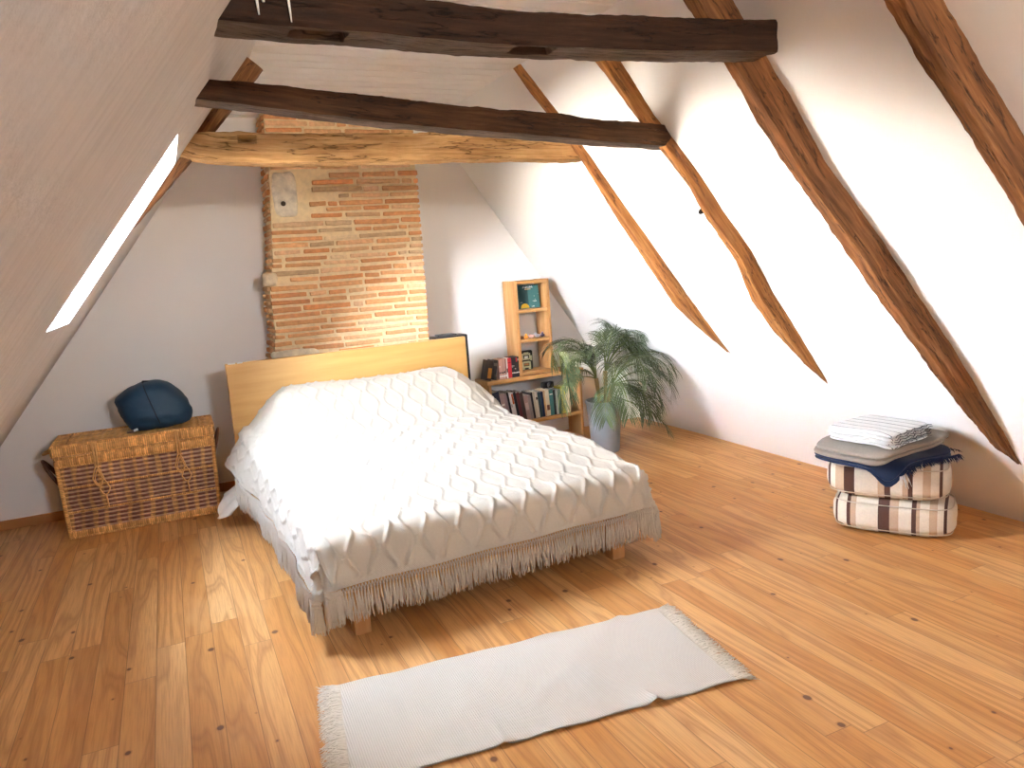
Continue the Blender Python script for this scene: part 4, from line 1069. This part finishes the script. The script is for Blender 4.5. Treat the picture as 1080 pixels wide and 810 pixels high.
seqB = [(5, CR), (2.2, BW), (8, CR), (3.2, BW), (4.5, BE), (18, CR), (9.5, BW), (7, BE), (10, CR), (3.6, BW), (3, BE), (7, CR), (6, BE), (5, CR), (2.4, BW), (8, CR)]
def pouf_mesh(W, D, H, sd, r_=.11):
    mb = MB(); N = 96; K = 22
    def ring(u):                                                     # rounded rectangle outline
        a = 2 * math.pi * u; c_, s_ = math.cos(a), math.sin(a)
        n_ = 4.2; k = (abs(c_) ** n_ + abs(s_) ** n_) ** (-1 / n_)
        return c_ * k, s_ * k
    def fn(u, v):
        ph = (v - .5) * math.pi; cx_, cy_ = ring(u)
        side = abs(math.cos(ph)) ** .40; zz = math.copysign(abs(math.sin(ph)) ** .62, math.sin(ph))
        q = side
        wr = 1 + .012 * nz(cx_ * 4, cy_ * 4 + sd, zz * 2) + .006 * nz(cx_ * 11, cy_ * 11, zz * 9 + sd)
        dent = .012 * math.exp(-((abs(zz) - .72) / .10) ** 2)         # seam groove near top and bottom edges
        x, y = cx_ * (W / 2) * q * wr - cx_ * dent, cy_ * (D / 2) * q * wr - cy_ * dent
        z = H / 2 * (1 + zz * (1 - .06 * (1 - q) ** 2) )
        z += .006 * nz(x * 8, y * 8, sd) * sm(zz, .3, 1)
        return (x, y, max(0.001, z))
    mb.grid(fn, N, K, wrap=True)
    return mb
PR = R(-57)
def pouf(name, loc, H, seq, sd, label, rz):
    o = thing(name, loc, label, 'pouf', rz, group='striped poufs')
    mb = pouf_mesh(.605, .375, H, sd); mb.build('cushion', stripe_mat('striped_cotton', seq, 0, .62), o)
    M_p = plain('brown_piping', BW, .8, .1)
    for zz in (.16, .84):
        mb = MB(); pts = []
        for i in range(65):
            a = 2 * math.pi * i / 64; c_, s_ = math.cos(a), math.sin(a); k = (abs(c_) ** 4.2 + abs(s_) ** 4.2) ** (-1 / 4.2)
            f = .955
            pts.append((c_ * k * .3025 * f, s_ * k * .1875 * f, H * zz))
        mb.tube(pts, .0030, 6, cap=False); mb.build('piping', M_p if False else plain('seam_cord', (.62, .53, .42), .9, .1), o)
    return o
PC = (3.515, 2.765)
p1 = pouf('floor_pouf', (PC[0], PC[1], 0.0), .205, seqB, 1.0, 'striped pouf on the floor, lower one of the stacked pair', PR)
mb = MB(); mb.box((.262, .17, .11), (.03, .012, .035), None, .004); mb.build('fabric_label', plain('brown_tag', BW, .8, .1), p1)
p2 = pouf('floor_pouf', (PC[0] - .035, PC[1] + .01, .203), .215, seqA, 6.0, 'striped pouf under the folded blankets, upper one of the stacked pair', PR + R(2))
def folded(mb, W, D, layers, z0, th, sd, jit=.012, droop=None, fold_side=-1, skew=0.0):
    """stack of soft layers, rounded at the folds"""
    r_ = random.Random(sd)
    z = z0
    for l in range(layers):
        w_, d_ = W * (1 - r_.uniform(0, .03)), D * (1 - r_.uniform(0, .03)); ox, oy = r_.uniform(-jit, jit), r_.uniform(-jit, jit)
        def fn(u, v, w_=w_, d_=d_, ox=ox, oy=oy, z=z, l=l):
            a = 2 * math.pi * u; c_, s_ = math.cos(a), math.sin(a); n_ = 7.0
            k = (abs(c_) ** n_ + abs(s_) ** n_) ** (-1 / n_); ph = (v - .5) * math.pi
            q = abs(math.cos(ph)) ** .16
            x = c_ * k * w_ / 2 * q + ox; y = s_ * k * d_ / 2 * q + oy
            x += .008 * nz(y * 7, sd + l * .7, 1); y += .008 * nz(x * 7, sd + l * .7, 5)
            zz = z + th / 2 + th / 2 * math.copysign(abs(math.sin(ph)) ** .6, math.sin(ph)) + .006 * nz(x * 5, y * 5, sd)
            if droop: zz -= droop(x, y)
            return (x + skew * y, y, zz)
        mb.grid(fn, 80, 12, wrap=True)
        z += th * .96
    return z
BZ = .424
M_nvy = plain('navy_wool', (.012, .022, .062), .95, .08, .2, 90, .3, .2)
nav = thing('folded_throw', (3.40, 2.755, BZ), 'navy blue fringed throw under the grey blanket on striped pouf', 'throw', R(5), group='folded throws on the poufs')
def nd(x, y): return .085 * sm(-y, .12, .26) * sm(-x, .10, .32) + .03 * sm(-y, .17, .26) * sm(abs(x), 0, .3)
mb = MB(); folded(mb, .62, .47, 2, .008, .016, 4, .006, nd); mb.build('throw_cloth', M_nvy, nav)
def strands(mb, pts, dirs, L, sd, per=3, rad=.0022):
    rr_ = random.Random(sd)
    for p, d in zip(pts, dirs):
        for q in range(per):
            dv = (d + Vector((rr_.uniform(-.5, .5), rr_.uniform(-.5, .5), rr_.uniform(-.45, .1)))).normalized(); l = L * rr_.uniform(.7, 1.15)
            mb.tube([p, p + dv * l * .5, p + dv * l + Vector((0, 0, -l * .25))], [rad, rad, rad * .4], 4, cap=False)
mb = MB()
pts = [Vector((.312, lerp(-.22, .22, i / 42), .020)) for i in range(43)] ; strands(mb, pts, [Vector((1, 0, -.2))] * 43, .038, 1)
pts = [Vector((lerp(-.16, .31, i / 50), -.236, .024 - nd(lerp(-.16, .31, i / 50), -.236))) for i in range(51)]; strands(mb, pts, [Vector((0, -1, -.35))] * 51, .034, 2, 4)
pts = [Vector((-.285 + .012 * i, -.232 , .024 - nd(-.285 + .012 * i, -.232))) for i in range(9)]
fo = mb.build('fringe', M_nvy, nav); fo['kind'] = 'stuff'
mb = MB(); strands(mb, [Vector((-.20 + .012 * i, -.238, -.02)) for i in range(5)], [Vector((.1, -.5, -1))] * 5, .05, 8, 2)
fo2 = mb.build('tassel', plain('white_yarn', (.7, .7, .68), .9, .1), nav); fo2['label'] = 'white tassel ends'
M_tau = plain('taupe_wool', (.27, .225, .185), .95, .08, .15, 80, .35, .2)
tau = thing('folded_throw', (3.392, 2.755, BZ + .054), 'taupe grey wool blanket between the navy throw and the white striped one', 'throw', R(6), group='folded throws on the poufs')
def td(x, y): return .022 * sm(-x, .18, .32) 
mb = MB(); folded(mb, .625, .44, 2, .004, .030, 9, .008, td); mb.build('throw_cloth', M_tau, tau)
mb = MB()
pts = [Vector((.30 , lerp(-.19, .20, i / 30), .03)) for i in range(31)]; strands(mb, pts, [Vector((1, 0, -.1))] * 31, .018, 21, 2, .0018)
mb.build('fringe', M_tau, tau)['kind'] = 'stuff'
STR = (.06, .06, .07); WHT = (.74, .74, .735)
wseq = []
for i in range(8): wseq += [(7.2, WHT), (.55, STR)]
wseq += [(5, WHT)]
wht = thing('folded_throw', (3.315, 2.72, BZ + .054 + .070), 'white cotton blanket with thin dark stripes on top of the stack', 'throw', R(7), group='folded throws on the poufs')
M_wst = stripe_mat('striped_white_cotton', wseq[:31], 0, .56, .25)
mb = MB(); folded(mb, .385, .37, 5, .004, .0150, 15, .012, lambda x, y: .02 * sm(-y, .1, .22) * sm(-x, .0, .24)); mb.build('throw_cloth', M_wst, wht)
mb = MB()
for l in range(5):                                                   # dark selvedge lines along the folded edge
    z = .012 + l * .0145
    pts = [(lerp(-.14, .185, i / 24), -.190 - .004 * math.sin(i * 1.9 + l * 2), z + .004 * math.sin(i * 1.3 + l) - .02 * sm(-lerp(-.14, .185, i / 24), .0, .24) * .9) for i in range(25)]
    mb.tube(pts, .0016, 5)
mb.build('selvedge', plain('selvedge_thread', STR, .9, .1), wht)

# ---------------------------------------------------------------- rug
TL, TR, BRr, BL = Vector((.418, 2.794)), Vector((1.839, 2.647)), Vector((1.744, 2.024)), Vector((.325, 2.185))
RC = (TL + TR + BRr + BL) / 4
def rug_xy(u, v): return (BL.lerp(BRr, u)).lerp(TL.lerp(TR, u), v) - RC
def rug_z(u, v):
    p = rug_xy(u, v)
    z = .007 + .0025 * (nz(p.x * 4, p.y * 4, 1) + .6)
    z += .020 * math.exp(-((u - .765 + .03 * v) / .016) ** 2) * (1 - sm(v, .0, .22)) + .012 * math.exp(-((u - .36) / .012) ** 2) * (1 - sm(v, .0, .3))
    z += .010 * math.exp(-((u - .86) / .02) ** 2) * sm(v, .93, 1.0) + .008 * sm(v, .965, 1) * (nz(u * 9, 4) + .5)
    z += .006 * (1 - sm(v, .0, .05)) * (nz(u * 11, 9) + .6)
    return z
mb = MB()
def rg(u, v):
    p = rug_xy(u, v); dv = .006 * nz(u * 7, 3) * (1 if v in (0, 1) else .3)
    return (p.x, p.y + dv, rug_z(u, v))
mb.grid(rg, 180, 60, uvfn=lambda u, v: (u * 1.43, v * .63))
mb.grid(lambda u, v: (lambda q: (q[0], q[1], q[2] - .006))(rg(u, v)), 180, 60, uvfn=lambda u, v: (u * 1.43, v * .63))
m = NT('cream_cotton_weave'); u_ = m.sep(m.uv())
rib = m.math('SINE', m.math('MULTIPLY', m.math('ADD', u_[0], m.math('MULTIPLY', u_[1], .12)), 2 * math.pi / .0085))
rb2 = m.math('SINE', m.math('MULTIPLY', u_[1], 2 * math.pi / .006)); n_ = m.noise(m.obj(), 60, 3)
h_ = m.math('ADD', m.math('MULTIPLY', rib, m.math('MULTIPLY_ADD', rb2, .3, .7)), n_)
m.bump(h_, .35, .003)
c = m.mix(m.math('MULTIPLY_ADD', rib, .5, .5), (.58, .51, .42), (.69, .625, .535)); c = m.mix(m.math('MULTIPLY', n_, .25), c, (.72, .66, .57))
M_rug = m.fin(c, .95, .05, .1)
rug = mb.build('rug', M_rug, None); rug.location = (RC.x, RC.y, 0)
tag(rug, 'narrow cream woven cotton rug with fringed ends on the floor before the bed', 'rug')
r = random.Random(77)
M_fr = plain('rug_fringe_yarn', (.76, .68, .56), .95, .05, .12, 80, .2)
for u0, sgn in ((0, -1), (1, 1)):
    mb = MB(); d = (BRr - BL).normalized() * sgn; d = Vector((d.x, d.y, 0)); t_ = (TL - BL).normalized(); t_ = Vector((t_.x, t_.y, 0))
    for i in range(96):
        v = (i + .5) / 96; p = rug_xy(u0, v); p = Vector((p.x, p.y, .009)); cl = r.uniform(-.25, .25)
        for k in range(4):
            L = r.uniform(.055, .085); sl = cl + r.uniform(-.35, .35); q = t_ * (r.uniform(-.004, .004))
            e1 = p + q + d * L * .35 + t_ * sl * L * .25; e2 = p + q + d * L * .7 + t_ * sl * L * .7; e3 = p + q + d * L + t_ * (sl + r.uniform(-.3, .3)) * L
            e1.z = .010 + r.uniform(0, .006); e2.z = .006 + r.uniform(0, .008); e3.z = .004 + r.uniform(0, .004)
            mb.tube([p - d * .008, e1, e2, e3], [.0020, .0024, .0022, .001], 4, cap=False)
    o = mb.build('end_fringe', M_fr, rug); o['kind'] = 'stuff'
